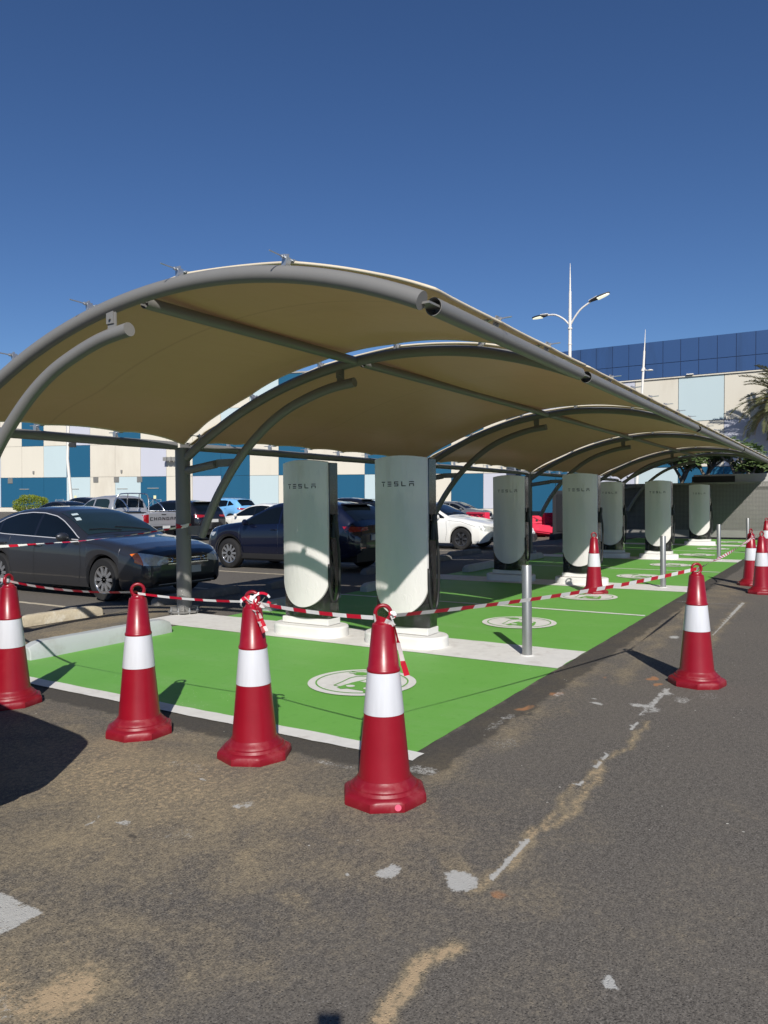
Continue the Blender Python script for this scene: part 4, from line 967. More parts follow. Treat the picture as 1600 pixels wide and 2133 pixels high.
# --- hatchback / suv
def suv(name, label, loc, rz, pmat, L=4.4, H=1.55, clad=True, wid=.9, blunt=False, rim=None, rails=False, wagon=0, cat='car'):
    k = L/4.4; q = H/1.54; Rw = .345
    top = [(x*k, z*q) for x, z in [(2.2, .62), (2.17, .80), (2.08, .895), (1.85, .965), (1.5, 1.02), (1.12, 1.06), (1.0, 1.075), (.65, 1.26), (.30, 1.42), (.05, 1.49), (-.3, 1.525), (-.8, 1.525), (-1.3, 1.485), (-1.62, 1.44), (-1.72, 1.39), (-1.95, 1.2), (-2.08, 1.06), (-2.17, .98), (-2.2, .8)]]
    belt = [(x*k, z*q) for x, z in [(2.2, .60), (2.0, .80), (1.5, .93), (1.0, .985), (.3, 1.0), (-.6, 1.03), (-1.3, 1.09), (-1.7, 1.12), (-2.0, 1.0), (-2.2, .78)]]
    width = [(x*k, w*wid/.9) for x, w in [(2.2, .52), (2.17, .64), (2.1, .735), (1.95, .82), (1.7, .875), (1.3, .895), (0, .9), (-1.3, .9), (-1.75, .87), (-2.0, .82), (-2.13, .75), (-2.2, .66)]]
    if blunt: width = [(x*k, w*wid/.9) for x, w in [(2.2, .84), (2.185, .875), (2.1, .89), (1.3, .9), (-1.3, .9), (-2.0, .88), (-2.2, .80)]]; top[1] = (2.19*k, .93*q); top[2] = (2.12*k, .95*q); belt[0] = (2.2*k, .86*q); belt[1] = (2.0*k, .91*q); belt[2] = (1.5*k, .97*q)
    sill = [(x*k, z) for x, z in [(2.2, .42), (2.1, .30), (1.8, .25), (1.0, .24), (-1.0, .24), (-1.8, .28), (-2.1, .36), (-2.2, .46)]]
    ax = (1.33*k, -1.33*k); B = Body(top, belt, width, sill, ax, .40, .36, Rw)
    wlo = lin(*[(x*k, z*q) for x, z in [(.9, 1.005), (.3, 1.02), (-.6, 1.055), (-1.3, 1.115), (-1.6, 1.15)]])
    whi = lin(*[(x*k, z*q) for x, z in [(.9, 1.04), (.62, 1.185), (.3, 1.325), (.05, 1.39), (-.3, 1.42), (-.8, 1.415), (-1.25, 1.36), (-1.6, 1.17)]])
    def win(mb):
        for a, b in ((.88, -.14), (-.20, -1.05), (-1.11, -1.58)): B.side_patch(mb, a*k, b*k, wlo, whi, .005)
    W9 = wid
    def cl(mb):
        for a in ax:
            for sd in (1, -1):
                V = []; F = []; n = 28
                for i in range(n+1):
                    th = math.pi*(-.08+1.16*i/n); c, s_ = math.cos(th), math.sin(th)
                    for r in (.395, .46):
                        x, z = a+r*c, Rw+r*s_; z = max(z, .22); V.append((x, sd*(B.side_y(x, max(z, B.sec(x)[0][1]))+.014), z))
                mb.add(V, [(2*i, 2*i+1, 2*i+3, 2*i+2) if sd < 0 else (2*i+2, 2*i+3, 2*i+1, 2*i) for i in range(n)])
        B.side_patch(mb, ax[0]-.44, ax[1]+.44, const(.245), const(.37), .012, nz=2)
        B.end_patch(mb, (-.6, .6), const(.45), const(.52), sign=-1, off=.008, nz=2)
    P = [('side_window', M['glass'], win),
         ('windscreen', M['glass'], lambda mb: B.top_patch(mb, .96*k, .12*k, lambda x: B.sec(x)[7][0]-.04)),
         ('rear_window', M['glass'], lambda mb: B.top_patch(mb, -1.70*k, -2.05*k, lambda x: B.sec(x)[7][0]-.05, off=.009)),
         ('roof_spoiler', pmat, bx(((-1.72*k, 0, 1.455*q), (.2, 1.05, .03)))),
         ('headlight', M['lamp_clear'], lambda mb: B.end_patch(mb, (.46, .84), lin((.46, .70*q), (.84, .74*q)), lin((.46, .79*q), (.84, .83*q)), both=True, off=.012)),
         ('grille', M['black_gloss'], lambda mb: B.end_patch(mb, (-.42, .42), lin((-.42, .66*q), (0, .5*q), (.42, .66*q)), const(.78*q), off=.01)),
         ('lower_intake', M['cladding'], lambda mb: B.end_patch(mb, (-.7, .7), const(.34), const(.45), off=.01)),
         ('tail_light', M['lamp_red'], lambda mb: B.end_patch(mb, (.34, .83), lin((.34, .90*q), (.6, .88*q), (.83, .86*q)), lin((.34, .96*q), (.83, .985*q)), sign=-1, both=True, off=.012)),
         ('rear_reflector', M['lamp_red'], lambda mb: B.end_patch(mb, (.45, .66), const(.52), const(.55), sign=-1, both=True, off=.012)),
         ('number_plate', M['plate'], bx(((-2.205*k, 0, .74*q), (.05, .48, .12)), ((2.2*k, 0, .5), (.03, .48, .11)))),
         ('side_mirror', pmat, mirror_pair(pmat, .74*k, wid-.02, 1.06*q)),
         ('door_handle', pmat, handles(B, [(-.05*k, .90*q), (-1.0*k, .95*q)])),
         ('seam', M['chrome'] if clad else M['black_matt'], seam_lines(B, [[(.98*k, .985*q), (1.0*k, .6), (.9*k, .38)], [(-.15*k, 1.02*q), (-.16*k, .38)], [(-1.1*k, 1.08*q), (-1.05*k, .85), (-.86*k, .6), (-.8*k, .38)]], .004))]
    if clad: P.append(('wheel_arch_cladding', M['cladding'], cl))
    if rails: P.append(('roof_rail', M['chrome'], lambda mb: [mb.tube([(.1*k, sd*.52, 1.50*q), (-.1*k, sd*.52, 1.565*q), (-1.3*k, sd*.52, 1.54*q), (-1.45*k, sd*.52, 1.47*q)], .016, 8) for sd in (1, -1)]))
    return vehicle(name, label, cat, loc, rz, B, pmat, dict(parts=P, spokes=10, rim=rim or M['alloy'], rimr=.225, tw=.215))
# --- pickup
def pickup(label, loc, rz):
    pmat = M['p_silver']
    top = [(2.66, .70), (2.62, .95), (2.5, 1.05), (2.2, 1.10), (1.6, 1.14), (1.42, 1.16), (1.1, 1.40), (.75, 1.66), (.55, 1.74), (.2, 1.785), (-.3, 1.79), (-.62, 1.76), (-.70, 1.72), (-.84, 1.22), (-.86, 1.15), (-1.0, 1.14), (-2.5, 1.14), (-2.64, 1.14), (-2.66, 1.10)]
    belt = [(2.66, .68), (2.4, .95), (1.5, 1.06), (.5, 1.10), (-.7, 1.12), (-.9, 1.12), (-2.62, 1.12), (-2.66, 1.05)]
    width = [(2.66, .62), (2.6, .76), (2.45, .86), (2.2, .92), (1.5, .94), (-.8, .94), (-.86, .94), (-2.5, .94), (-2.62, .92), (-2.66, .88)]
    sill = [(2.66, .5), (2.5, .4), (2.0, .38), (-2.3, .42), (-2.66, .5)]
    ax = (1.75, -1.45); B = Body(top, belt, width, sill, ax, .44, .30, .38)
    wlo = lin((1.3, 1.10), (.5, 1.12), (-.7, 1.14)); whi = lin((1.3, 1.13), (1.05, 1.31), (.75, 1.55), (.5, 1.635), (.1, 1.675), (-.3, 1.675), (-.5, 1.64), (-.68, 1.42))
    def win(mb):
        for a, b in ((1.28, .34), (.26, -.58)): B.side_patch(mb, a, b, wlo, whi, .005)
    def rack(mb):
        r = .024
        for x in (-.98, -1.5):
            pass
        pts = [(-.90, .82, 1.15), (-.93, .80, 1.5), (-.98, .70, 1.76), (-1.02, .5, 1.86), (-1.02, -.5, 1.86), (-.98, -.70, 1.76), (-.93, -.80, 1.5), (-.90, -.82, 1.15)]
        mb.tube(cr(pts, 5), r, 8)
        for sd in (1, -1):
            mb.tube(cr([(-.98, sd*.74, 1.70), (-1.3, sd*.78, 1.62), (-1.62, sd*.82, 1.4), (-1.78, sd*.84, 1.15)], 5), r, 8); mb.tube([(-.9, sd*.84, 1.19), (-2.4, sd*.84, 1.19)], r, 8)
        for y in (.27, -.27): mb.tube([(-.92, y, 1.15), (-1.02, y, 1.86)], r*.8, 8)
    def letters(mb):
        Gs = {'C': [(0, 0, .2, 1), (0, .8, 1, 1), (0, 0, 1, .2)], 'H': [(0, 0, .22, 1), (.78, 0, 1, 1), (0, .4, 1, .6)], 'A': [(0, 0, .2, .82), (.8, 0, 1, .82), (.12, .8, .88, 1), (.2, .3, .8, .46)], 'N': [(0, 0, .2, 1), (.8, 0, 1, 1), (.2, .62, .42, .9), (.4, .36, .62, .66), (.58, .1, .8, .4)], 'G': [(0, 0, .2, 1), (0, .8, 1, 1), (0, 0, 1, .2), (.8, 0, 1, .5), (.5, .4, 1, .56)]}
        w, g, h = .135, .058, .115; word = 'CHANGAN'; tot = 7*w+6*g
        for i, c in enumerate(word):
            for a, b, c2, d in Gs[c]:
                yl = tot/2-i*(w+g); mb.box((-2.672, yl-(a+c2)/2*w, .855+(b+d)/2*h), (.012, (c2-a)*w, (d-b)*h))
    P = [('side_window', M['glass_green'], win), ('windscreen', M['glass'], lambda mb: B.top_patch(mb, 1.36, .68, lambda x: B.sec(x)[7][0]-.04)),
         ('rear_window', M['glass'], lambda mb: B.top_patch(mb, -.715, -.815, lambda x: .66, off=.004)),
         ('roll_bar', M['chrome'], rack), ('bed_rail_cap', M['black_matt'], bx(((-1.75, .86, 1.155), (1.75, .13, .03)), ((-1.75, -.86, 1.155), (1.75, .13, .03)))),
         ('tail_light', M['lamp_red'], lambda mb: (B.end_patch(mb, (.70, .915), lin((.7, .76), (.915, .78)), lin((.7, 1.08), (.915, 1.06)), sign=-1, both=True, off=.012))),
         ('tailgate', pmat, bx(((-2.662, 0, .90), (.012, 1.36, .40)))), ('tailgate_lettering', M['black_matt'], letters), ('tailgate_handle', M['black_matt'], bx(((-2.672, 0, 1.065), (.02, .2, .03)))),
         ('rear_bumper', M['black_matt'], bx(((-2.72, 0, .58), (.16, 1.72, .12)))), ('number_plate', M['plate'], bx(((-2.81, 0, .60), (.02, .34, .1)))),
         ('side_mirror', M['chrome'], mirror_pair(pmat, 1.15, .95, 1.18, 1.2)), ('door_handle', M['chrome'], handles(B, [(.4, 1.02), (-.5, 1.03)])),
         ('headlight', M['lamp_clear'], lambda mb: B.end_patch(mb, (.5, .86), const(.84), const(.98), both=True, off=.012)), ('grille', M['black_gloss'], lambda mb: B.end_patch(mb, (-.48, .48), const(.62), const(.95), off=.01)),
         ('seam', M['black_matt'], seam_lines(B, [[(1.4, 1.06), (1.38, .5)], [(.3, 1.1), (.3, .45)], [(-.68, 1.12), (-.66, .9), (-.5, .5)], [(-.84, 1.1), (-.84, .45)]]))]
    return vehicle('pickup_truck', label, 'pickup truck', loc, rz, B, pmat, dict(parts=P, spokes=6, rimr=.24, tw=.24))
HP = math.pi/2
def at(u, v, d=0): return (u, v, float(gz(u, v))+d)
saloon('parked_saloon', 'dark slate saloon with amber-cornered headlamp and chrome window trim, behind the canopy post', at(8.36, 11.26), -HP, M['p_sedan'], rim=M['alloy'], spokes=10, glass=M['glass_green'])
suv('parked_crossover', 'navy crossover with black wheel arches, parked nose away behind the two front chargers', at(13.66, 10.87), HP, M['p_navy'], 4.4, 1.55)
saloon('parked_saloon', 'white saloon facing the bays, seen between the nearest charger and the shaded one', at(21.72, 11.55), -HP, M['p_white'], .03, rim=M['dark_alloy'], spokes=6, L=4.55)
pickup('silver pickup truck with lettered tailgate and roll bar, behind the dark saloon', at(19.22, 24.25), HP)
suv('parked_suv', 'black SUV with a white rear plate, right of the silver pickup', at(21.75, 23.9), HP, M['p_black'], 4.7, 1.62, clad=False, wid=.93)
saloon('parked_saloon', 'white saloon with dark windows beyond the bonnet of the navy crossover', at(24.42, 21.3), HP, M['p_white'], rim=M['dark_alloy'], L=4.7)
suv('parked_suv', 'sky blue SUV seen from behind, above the roof of the white saloon', at(34.2, 33.0), HP, M['p_blue'], 4.4, 1.68, clad=False, rails=True)
suv('parked_hatchback', 'grey hatchback behind the white saloon facing the bays', at(41.8, 20.6), -HP, M['p_grey'], 4.3, 1.5, clad=False)
suv('parked_suv', 'dark SUV tail showing just left of the nearest charger', at(32.6, 23.0), HP, M['p_black'], 4.6, 1.72, clad=False)
saloon('parked_saloon', 'silver saloon roof beyond the right side of the black SUV', at(29.5, 31.5), HP, M['p_grey'], L=4.6)
suv('parked_suv', 'black SUV beyond the dark slate saloon, beside the clipped bush', at(29.6, 40.6), HP, M['p_black'], 4.6, 1.7, clad=False)
saloon('parked_saloon', 'charcoal saloon in front of the far black SUV, only its roof showing', at(25.8, 37.4), HP+.05, M['p_dark'], L=4.6)
suv('parked_suv', 'grey SUV roof just left of the silver pickup cab', at(30.2, 39.6), HP, M['p_dark'], 4.5, 1.66, clad=False)
saloon('parked_saloon', 'grey saloon whose roof edge shows behind the navy crossover', at(27.5, 22.9), HP, M['p_grey'], L=4.6)
# the car at the left edge, whose nose throws the large shadow in the foreground
suv('parked_crossover', 'dark crossover just outside the left edge, throwing the big shadow in the foreground', (1.035, 5.60, 0), -HP, M['p_dark'], 4.7, 1.68, wid=.92, blunt=True)

# ------------------------------------------------------------------ far frame: level ground, a hair off the tilted lot
CR = [[0.5276581568637002, 0.016130482515522442, 0.8493036424206711], [-0.849409705931493, -0.0005096458235588959, 0.5277337318482769], [-0.008945443788723091, 0.9998697654169522, -0.013432469634130638]]
FPX = 1553.2367
fw = Vector((CR[0][2], CR[1][2], CR[2][2])); up0 = Vector((CR[0][1], CR[1][1], CR[2][1]))
ph = math.atan2(23.5, FPX); upt = (up0*math.cos(ph)-fw*math.sin(ph)).normalized()
fwt = (fw-upt*fw.dot(upt)).normalized(); rt = fwt.cross(upt)
FAR = Matrix((rt, fwt, upt)).transposed().to_4x4(); FAR.translation = Vector((0, 0, 1.5))-upt*1.5
def far_thing(name, label, cat, X, Y, Z=0, rz=0, group=None):
    t = thing(name, label, cat, (0, 0, 0), 0, group); t.matrix_world = FAR @ Matrix.Translation((X, Y, Z)) @ Matrix.Rotation(rz, 4, 'Z'); return t

PAL = {'C': 0, 'P': 1, 'L': 2, 'B': 3}
def facade(t, edges, rows, colours, T, gap=.035):
    """edges: positions along the wall; T maps (s, d, z) to the far frame, d>0 outwards"""
    mb = MB()
    for c in range(len(edges)-1):
        for r in range(len(rows)-1):
            mb.cur = PAL[colours[c][r]]; a, b = edges[c]+gap/2, edges[c+1]-gap/2; z0, z1 = rows[r]+gap/2, rows[r+1]-gap/2
            P = [T(a, 0, z0), T(b, 0, z0), T(b, 0, z1), T(a, 0, z1), T(a, .06, z0), T(b, .06, z0), T(b, .06, z1), T(a, .06, z1)]
            mb.add(P, [(4, 5, 6, 7), (0, 1, 5, 4), (1, 2, 6, 5), (2, 3, 7, 6), (3, 0, 4, 7)])
    return mb.obj('wall_panels', [M['cream'], M['pale'], M['lav'], M['teal']], t)
def slab(mb, T, s0, s1, d0, d1, z0, z1):
    P = [T(s, d, z) for z in (z0, z1) for s, d in ((s0, d0), (s1, d0), (s1, d1), (s0, d1))]
    mb.add(P, [(3, 2, 1, 0), (4, 5, 6, 7), (0, 1, 5, 4), (1, 2, 6, 5), (2, 3, 7, 6), (3, 0, 4, 7)])
# long wall behind the cars
A0 = Vector((-49.7, 98)); A1 = Vector((10.0, 82)); Ld = (A1-A0).normalized(); Lo = Vector((Ld.y, -Ld.x))
BL = far_thing('warehouse', 'long building clad in cream, lavender, pale blue and teal panels behind the parked cars', 'building', 0, 0)
TL = lambda s, d, z: (A0.x+Ld.x*s+Lo.x*d, A0.y+Ld.y*s+Lo.y*d, z)
def s_of(px):
    k = (px-800)/FPX; return (k*A0.y-A0.x)/(Ld.x-k*Ld.y)
epx = [-180, -130, -85, -41, 3, 47, 92.5, 140, 189, 241, 294, 347.5, 402, 461, 521, 581, 641, 700, 760, 820, 880, 940, 1007, 1074, 1142, 1212]
ed = [s_of(p) for p in epx]
colsL = ['BCPC', 'CPCB', 'LCCC', 'LLCP', 'BCCC', 'BCBC', 'BPCP', 'PBLC', 'CCCL', 'PCBC', 'BLCC', 'CCCB', 'LBCP', 'BBPC', 'PCBP', 'CBCB', 'LCLC', 'BCBP', 'PBCC', 'CCPB', 'CBCL', 'BCBC', 'LCCP', 'BBPC', 'CPCB']
rowsL = [.62, 4.5, 8.55, 12.6, 16.4]
facade(BL, ed, rowsL, colsL, TL)
mb = MB(); slab(mb, TL, ed[0], ed[-1], -18, -.02, 0, 16.38); mb.obj('wall', M['joint'], BL)
mb = MB(); slab(mb, TL, ed[0], ed[-1], -.015, .10, .0, .60); mb.obj('plinth', M['cream'], BL)
mb = MB(); slab(mb, TL, ed[0], ed[-1], -.4, .14, 16.42, 16.6); mb.obj('coping', M['joint'], BL)
for px, w, hh, mt in ((155, 1.3, 2.3, 'pale'), (256, 1.3, 2.3, 'pale'), (320, 1.4, 2.35, 'teal'), (52, 1.3, 2.3, 'teal')):
    s0 = s_of(px); mb = MB(); slab(mb, TL, s0-w/2, s0+w/2, .05, .085, .62, hh+.62); d_ = mb.obj('door', M[mt], BL)
    mb = MB(); slab(mb, TL, s0-w/2-.08, s0+w/2+.08, .05, .13, hh+.66, hh+.74); mb.obj('door_head', M['joint'], d_)
    mb = MB(); slab(mb, TL, s0+.06, s0+.42, .09, .1, 1.75, 2.15); mb.obj('notice', M['paper'], d_)
for px, z in ((23, 4.1), (201, 4.15), (244, 4.15), (292, 4.15)):
    s0 = s_of(px); mb = MB(); slab(mb, TL, s0-.36, s0+.36, .05, .12, z-.34, z+.34)
    for k in range(5): slab(mb, TL, s0-.32, s0+.32, .12, .16, z-.28+k*.13, z-.22+k*.13)
    mb.obj('vent', M['frame_grey'], BL)
for px in (72, 255): s0 = s_of(px); mb = MB(); slab(mb, TL, s0-.09, s0+.09, .06, .22, 5.0, 5.35); mb.obj('wall_lamp', M['frame_grey'], BL)
for px in (353, 362, 371):
    s0 = s_of(px); mb = MB(); slab(mb, TL, s0-.1, s0+.1, .06, .7, 6.75, 6.85); slab(mb, TL, s0-.28, s0+.22, .6, 1.0, 6.35, 6.8); mb.obj('floodlight', M['frame_grey'], BL)
for px in (178, 330, 130):
    s0 = s_of(px); mb = MB()
    for k in range(2): mb.tube([TL(s0+1.1*k, 1.2, .0), TL(s0+1.1*k, 1.2, 1.7)], .03, 6)
    mb.tube([TL(s0-.8, 1.2, .7), TL(s0, 1.2, 1.6), TL(s0+1.1, 1.2, 1.65)], .03, 6); slab(mb, TL, s0-.2, s0+1.3, .1, 1.4, 0, .6); mb.obj('door_steps', M['galv'], BL)
# high wall at the right
BR = far_thing('warehouse', 'tall building at right with a royal blue parapet above cream and pale blue panels', 'building', 0, 0)
Rd = Vector((.8494, -.5278)); Ro = Vector((-.5278, -.8494)); C0 = Vector((26.39, 66.97))
TR = lambda s, d, z: (C0.x+Rd.x*s+Ro.x*d, C0.y+Rd.y*s+Ro.y*d, z)
edR = [-14.9+.0]+[3.77*k for k in range(-3, 10)]
colsR = ['BCL', 'BCL', 'LBL', 'PBC', 'BCP', 'BLC', 'BLC', 'PCB', 'BLC', 'CCP', 'LBC', 'BCC', 'CPC']
facade(BR, edR, [.0, 4.5, 8.55, 12.55], colsR, TR, .05)
mb = MB(); slab(mb, TR, edR[0], edR[-1], -16, -.02, 0, 12.5); mb.obj('wall', M['joint'], BR)
mb = MB(); g = .05
ks = int((edR[-1]-edR[0])/1.508)
for k in range(ks):
    for z0, z1 in ((12.62, 13.92), (13.92, 15.95)):
        a = edR[0]+k*1.508+g/2; b = a+1.508-g; P = [TR(a, 0.05, z0+g/2), TR(b, .05, z0+g/2), TR(b, .05, z1-g/2), TR(a, .05, z1-g/2), TR(a, .14, z0+g/2), TR(b, .14, z0+g/2), TR(b, .14, z1-g/2), TR(a, .14, z1-g/2)]
        mb.add(P, [(4, 5, 6, 7), (0, 1, 5, 4), (1, 2, 6, 5), (2, 3, 7, 6), (3, 0, 4, 7)])
mb.obj('parapet', M['royal'], BR)
mb = MB(); slab(mb, TR, edR[0], edR[-1], -16.0, .10, 12.52, 15.93); mb.obj('parapet_backing', pm('navy_backing', (.012, .03, .09), .7), BR)
mb = MB(); slab(mb, TR, edR[0], edR[-1], .1, .2, 12.50, 12.60); mb.obj('cornice', M['cream'], BR)
for s in (1.0, 8.3): mb = MB(); slab(mb, TR, s-.28, s+.28, .14, .4, 12.66, 12.74); mb.obj('wall_lamp', M['lamp_white'], BR)

# ------------------------------------------------------------------ lamp posts
def far_pole(mb, pts, rs): mb.tube(pts, rs, 12)
L1 = far_thing('street_lamp', 'white double-armed street lamp rising above the canopy', 'street lamp', (1186-800)/FPX*36, 36, 0)
mb = MB(); far_pole(mb, [(0, 0, 0), (0, 0, 6), (0, 0, 10.7)], [.115, .085, .07]); mb.tube([(0, 0, 9.75), (0, 0, 9.82)], .11, 12); mb.tube([(0, 0, 9.0), (0, 0, 9.05)], .095, 12)
far_pole(mb, [(0, 0, 10.7), (0, 0, 11.55)], [.066, .06]); far_pole(mb, [(0, 0, 11.55), (0, 0, 12.2), (0, 0, 12.9)], [.045, .032, .01]); mb.obj('pole', M['lamp_white'], L1, True, angle=50)
for sd, pts, hd in ((-1, [(-.02, 0, 9.95), (-.25, .25, 10.3), (-.58, .55, 10.57), (-.88, .8, 10.62)], ((-.88, .8, 10.6), (-1.56, 1.25, 10.55))), (1, [(.02, 0, 9.95), (.2, -.15, 10.3), (.45, -.3, 10.64), (.84, -.5, 10.93)], ((.8, -.48, 10.91), (1.62, -.95, 11.22)))):
    mb = MB(); mb.tube(cr(pts, 6), .042, 10); ar = mb.obj('arm', M['lamp_white'], L1, True)
    a, b = Vector(hd[0]), Vector(hd[1]); d = (b-a).normalized(); sd_ = d.cross(Vector((0, 0, 1))).normalized(); nn = sd_.cross(d)
    def leaf(mb, t0, t1, wk, off, th):
        n = 14; V = []; F = []
        for i in range(n+1):
            f = t0+(t1-t0)*i/n; w = wk*math.sin(math.pi*min(.97, max(.08, f)))**.6; c = a.lerp(b, f)
            for z in (off, off+th): V += [c+sd_*w+nn*z, c-sd_*w+nn*z]
        for i in range(n):
            o = 4*i; F += [(o, o+1, o+5, o+4), (o+6, o+7, o+3, o+2), (o+2, o, o+4, o+6), (o+1, o+3, o+7, o+5)]
        F += [(0, 2, 3, 1), (4*n, 4*n+1, 4*n+3, 4*n+2)]; mb.add(V, F)
    mb = MB(); leaf(mb, 0, 1, .19, 0, .07); hd_ = mb.obj('lamp_head', M['cladding'], L1)
    mb = MB(); leaf(mb, .40, .97, .18, -.03, .028); mb.obj('lens', M['lens'], hd_)
    mb = MB(); leaf(mb, .0, .44, .15, .072, .03); mb.obj('lamp_cover', M['lamp_white'], hd_)
L2 = far_thing('street_lamp', 'thin white pole leaning right with a small lamp, in front of the blue parapet', 'street lamp', (1322-800)/FPX*52, 52, 0)
mb = MB(); far_pole(mb, [(0, 0, 0), (.38, 0, 7), (.62, 0, 11.9)], [.115, .095, .07]); far_pole(mb, [(.62, 0, 11.9), (.655, 0, 12.6), (.69, 0, 13.4)], [.05, .03, .012]); mb.obj('pole', M['lamp_white'], L2, True)
mb = MB(); mb.tube([(.56, 0, 10.6), (.86, -.1, 10.55)], .03, 8); mb.lathe([(.02, 10.5), (.2, 10.52), (.2, 10.57), (.05, 10.62)], 14, (.98, -.15, 0)); mb.tube([(.5, 0, 10.5), (.6, 0, 10.75)], .11, 10); mb.obj('lamp_head', M['lamp_white'], L2, True)
L3 = far_thing('street_lamp', 'slender white pole with a black box, leaning in front of the panelled wall at left', 'street lamp', (150-800)/FPX*55, 55, 0)
mb = MB(); far_pole(mb, [(.1, 0, 0), (-.1, 0, 2.2), (-.30, 0, 4.6), (-.22, 0, 7), (-.05, 0, 9.4)], [.13, .115, .10, .09, .07]); mb.obj('pole', M['lamp_white'], L3, True)
mb = MB(); mb.box((.12, -.1, 5.6), (.42, .3, .34)); mb.box((-.12, -.05, 5.6), (.2, .08, .08)); mb.obj('camera_box', M['black_matt'], L3)

# ------------------------------------------------------------------ mesh fence, planter wall
FZ = float(gz(30.3, 4))
FE = thing('mesh_fence', 'grey perforated metal fence with framed panels at the end of the bays', 'fence', (30.3, 3, 0))
def fobj(mb, name, mat, par=FE, **k): return mb.obj(name, mat, par, **k)
fv = [-8.2, -5.6, -3.0, -.4, 2.2, 5.0, 7.7]
for a, b in zip(fv[:-1], fv[1:]):
    mb = MB(); mb.box((0, (a+b)/2-3, 1.18), (.012, b-a-.10, 1.78)); fobj(mb, 'mesh_panel', M['screen'])
    if a > 4.9:
        mb = MB(); mb.box((.03, (a+b)/2-3, 1.18), (.02, b-a-.08, 1.76))
        for k in range(24): mb.box((.015, (a+b)/2-3, .33+.073*k), (.02, b-a-.1, .03))
        fobj(mb, 'gate_backing', M['cladding'])
    mb = MB()
    for z, h in ((.2, .26), (2.09, .07)): mb.box((-.012, (a+b)/2-3, z), (.05, b-a-.005, h))
    for y in (a+.03, b-.03): mb.box((-.013, y-3, 1.19), (.046, .055, 1.73))
    fobj(mb, 'frame', M['frame_grey'])
for y in fv: mb = MB(); mb.box((.07, y-3, 1.06), (.08, .08, 2.2)); fobj(mb, 'post', M['frame_grey'])
CAB = thing('bin_store', 'dark enclosed mesh cabinet at the left end of the fence', 'cabinet', (30.0, 9.4, 0))
mb = MB(); mb.box((0, 0, .95), (1.2, 1.6, 1.9)); mb.obj('housing', M['cladding'], CAB, False, .02)
mb = MB(); mb.box((-.62, .3, 1.0), (.03, .6, 1.5)); mb.obj('door', M['black_matt'], CAB)
PW = thing('planter_wall', 'rough grey concrete wall behind the mesh fence with plants on top', 'wall', (30.52, 1, 0))
mb = MB(); mb.box((.15, -2.3, 1.215), (.3, 12.6, 2.43)); mb.obj('wall', M['conc'], PW, False, .015)
mb = MB(); mb.box((-.02, 3.3, 2.22), (.06, 1.5, .28)); mb.obj('recess_panel', M['cladding'], PW)
mb = MB(); mb.box((-.012, -1.0, 1.5), (.02, .7, .4)); mb.obj('sign', M['paper'], PW)

# ------------------------------------------------------------------ red barriers and rubbish
def barrier(loc, rz, label, tilt=None):
    t = thing('water_barrier', label, 'barrier', loc, rz, 'red plastic barriers stacked beyond the bays')
    mb = MB(); prof = [(-.3, 0), (-.3, .18), (-.22, .3), (-.15, .52), (-.13, .98), (.13, .98), (.15, .52), (.22, .3), (.3, .18), (.3, 0)]
    T = Matrix(((0, 0, 1, 0), (1, 0, 0, 0), (0, 1, 0, 0), (0, 0, 0, 1)))
    mb.prism(prof[::-1], -.98, .98, T); mb.obj('shell', M['barrier'], t, False, .03)
    mb = MB()
    for sd in (-1, 1):
        for k in range(3):
            x = -.6+.6*k
            for s2 in (-1, 1): mb.box((x+s2*.13, sd*.15, .74), (.34, .05, .07), Matrix.Rotation(-s2*.5, 3, 'Y'))
        mb.box((0, sd*.15, .9), (1.8, .05, .05)); mb.box((0, sd*.17, .54), (1.8, .05, .05))
    mb.obj('moulded_rib', M['barrier'], t, False, .012)
    mb = MB()
    for x in (-.45, .45): mb.lathe([(.05, -.17), (.05, .17)], 12, (x, 0, .66), axis='y')
    mb.obj('drain_hole', M['black_matt'], t)
    if tilt: t.rotation_euler = tilt
    return t
ba = barrier((30.45, 11.75, 0), -1.05, 'red plastic barrier standing upright just left of the charger behind the cone')
for loc, rz, l in (((34.2, 13.2, 0), .35, 'red plastic barrier standing behind the shaded charger'), ((31.25, 10.25, 0), -.95, 'red plastic barrier standing nearest the charger behind the cone, partly hidden'), ((32.4, 14.9, 0), .9, 'red plastic barrier end beyond the nose of the white saloon'), ((33.3, 17.2, 0), .3, 'red plastic barrier beyond the white saloon, its far end')): dup(ba, loc, rz, l)
f_ = dup(ba, (29.35, 11.55, .30), .8, 'red plastic barrier toppled on its side in front of the others'); f_.rotation_euler = (R(82), R(8), -.8)
bag = thing('rubbish_bag', 'crumpled white plastic bag on the rubble by the barriers', 'bag', (28.0, 10.75, .02))
mb = MB()
def bg(i, j):
    th = 2*math.pi*i; phi = math.pi*j; r = .27*(1+.18*math.sin(5*th+3*phi)+.12*math.sin(9*th-7*phi)); return (r*1.3*math.sin(phi)*math.cos(th), r*math.sin(phi)*math.sin(th), .2+r*.75*math.cos(phi))
mb.grid(bg, 28, 14); mb.obj('bag_skin', M['bag'], bag, True, angle=25)
for u, v, r, l in ((27.2, 10.2, .3, 'black rubber kerb piece lying nearest the white bag'), (26.3, 10.6, -.5, 'black rubber kerb piece with a pale edge, left of the other one'), (28.2, 9.6, .1, 'black rubber kerb piece half behind the charger with the cone before it')):
    wheel_stop((u, v, 0), 1.7, M['rubble'], l, r, .25, .22, 'dumped rubber kerbs')

